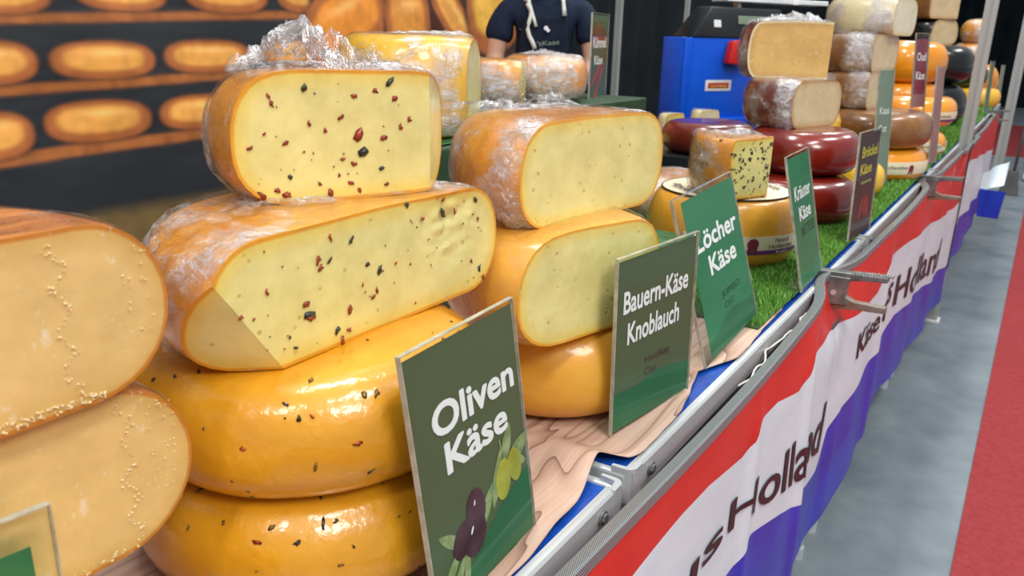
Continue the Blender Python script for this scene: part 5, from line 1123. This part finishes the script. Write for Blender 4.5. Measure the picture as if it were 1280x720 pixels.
    bm = text_bm("'tKaas", .10, .020, 0.01, cut=0.01); map_bm(bm, lambda x, y: Vector(bib(x-.03, 1.145+y+x*.12, .0125))); loc('lettering', bm, 'grey_card', o)
vendor()
def visitor():
    base = (0.135, 8.9, -1.2); rt = root('person', base, 'person in blue jeans and white shoes at the right edge, down the aisle', 'person')
    def Q(a, b, z): return (b, -a, z)
    for nm, K, Ee, m in (('body', [Q(0, 0, .95)+(.12, .75), Q(0, 0, 1.2)+(.13, .7), Q(0, 0, 1.38)+(.12, .7), Q(0, 0, 1.48)+(.055, 1), Q(.01, 0, 1.55)+(.05, 1), Q(0, -.19, 1.40)+(.055, 1), Q(0, -.24, 1.12)+(.045, 1), Q(.08, -.24, .88)+(.03, 1), Q(0, .19, 1.40)+(.055, 1), Q(0, .24, 1.12)+(.045, 1), Q(.08, .24, .88)+(.03, 1),
                                   Q(0, -.10, .86)+(.085, 1), Q(.01, -.12, .48)+(.055, 1), Q(-.01, -.14, .09)+(.04, 1), Q(0, .10, .86)+(.085, 1), Q(.01, .12, .48)+(.055, 1), Q(-.01, .14, .09)+(.04, 1)],
                           [(0, 1), (1, 2), (2, 3), (3, 4), (2, 5), (5, 6), (6, 7), (2, 8), (8, 9), (9, 10), (0, 11), (11, 12), (12, 13), (0, 14), (14, 15), (15, 16)], 'skin'),
                          ('jacket', [Q(0, 0, .88)+(.16, .8), Q(0, 0, 1.2)+(.16, .76), Q(0, 0, 1.38)+(.15, .72), Q(0, 0, 1.47)+(.07, 1), Q(0, -.19, 1.40)+(.075, 1), Q(0, -.24, 1.12)+(.062, 1), Q(.07, -.24, .91)+(.05, 1), Q(0, .19, 1.40)+(.075, 1), Q(0, .24, 1.12)+(.062, 1), Q(.07, .24, .91)+(.05, 1)],
                           [(0, 1), (1, 2), (2, 3), (2, 4), (4, 5), (5, 6), (2, 7), (7, 8), (8, 9)], 'jacket'),
                          ('jeans', [Q(0, 0, .90)+(.15, .8), Q(0, -.10, .82)+(.10, 1), Q(.01, -.12, .48)+(.078, 1), Q(-.01, -.14, .08)+(.066, 1), Q(0, .10, .82)+(.10, 1), Q(.01, .12, .48)+(.078, 1), Q(-.01, .14, .08)+(.066, 1)], [(0, 1), (1, 2), (2, 3), (0, 4), (4, 5), (5, 6)], 'denim')):
        skin_mesh(nm, K, Ee, m, rt, 0)
    for sg in (-1, 1):
        skin_mesh('shoe', [Q(-.06, sg*.14, .045)+(.045, .9), Q(.07, sg*.145, .04)+(.046, .8), Q(.16, sg*.15, .03)+(.034, .8)], [(0, 1), (1, 2)], 'shoe', rt, 0)
        hand(rt, Q(.08, sg*.24, .88), (0, -.1, -1), -sg, (0, -1, 0))
    head(rt, Vector(Q(.02, 0, 1.655)), -math.pi/2)
visitor()
# dark dustpan on a stick beside the far pole
rt = root('dustpan', (-0.115, 7.9, -1.2), 'dark long-handled dustpan standing beside the far pole', 'dustpan')
bm = bmesh.new(); tube(bm, [(-0.115, 7.9, -1.08), (-0.09, 7.93, -0.42)], 0.012, 8); link_bm('handle', bm, 'board_dark', rt)
bm = bmesh.new(); hexa(bm, [(-0.20, 7.84, -1.2), (-0.05, 7.84, -1.2), (-0.05, 7.96, -1.2), (-0.20, 7.96, -1.2), (-0.15, 7.89, -1.0), (-0.08, 7.89, -1.0), (-0.08, 7.94, -1.0), (-0.15, 7.94, -1.0)], 0.006); bmesh.ops.recalc_face_normals(bm, faces=bm.faces[:]); link_bm('pan', bm, 'board_dark', rt, smooth=False)
GR = {'market_table': 'row of market tables', 'spring_clamp': 'spring clamps on the banner', 'price_sign': 'price signs along the table', 'round_cheese': 'whole cheeses on the stall', 'halved_cheese': 'cut cheese halves on the stall',
      'cheese_piece': 'small cheese pieces on the stall', 'aluminium_pole': 'aluminium poles', 'display_riser': 'risers at the back of the tables', 'flag_banner': 'flag banners along the stall', 'person': 'people at the stall'}
for o in bpy.data.objects:
    if 'rel' in o: del o['rel']
    b_ = o.name.split('.')[0]
    if o.parent is None and b_ in GR and 'category' in o: o['group'] = GR[b_]
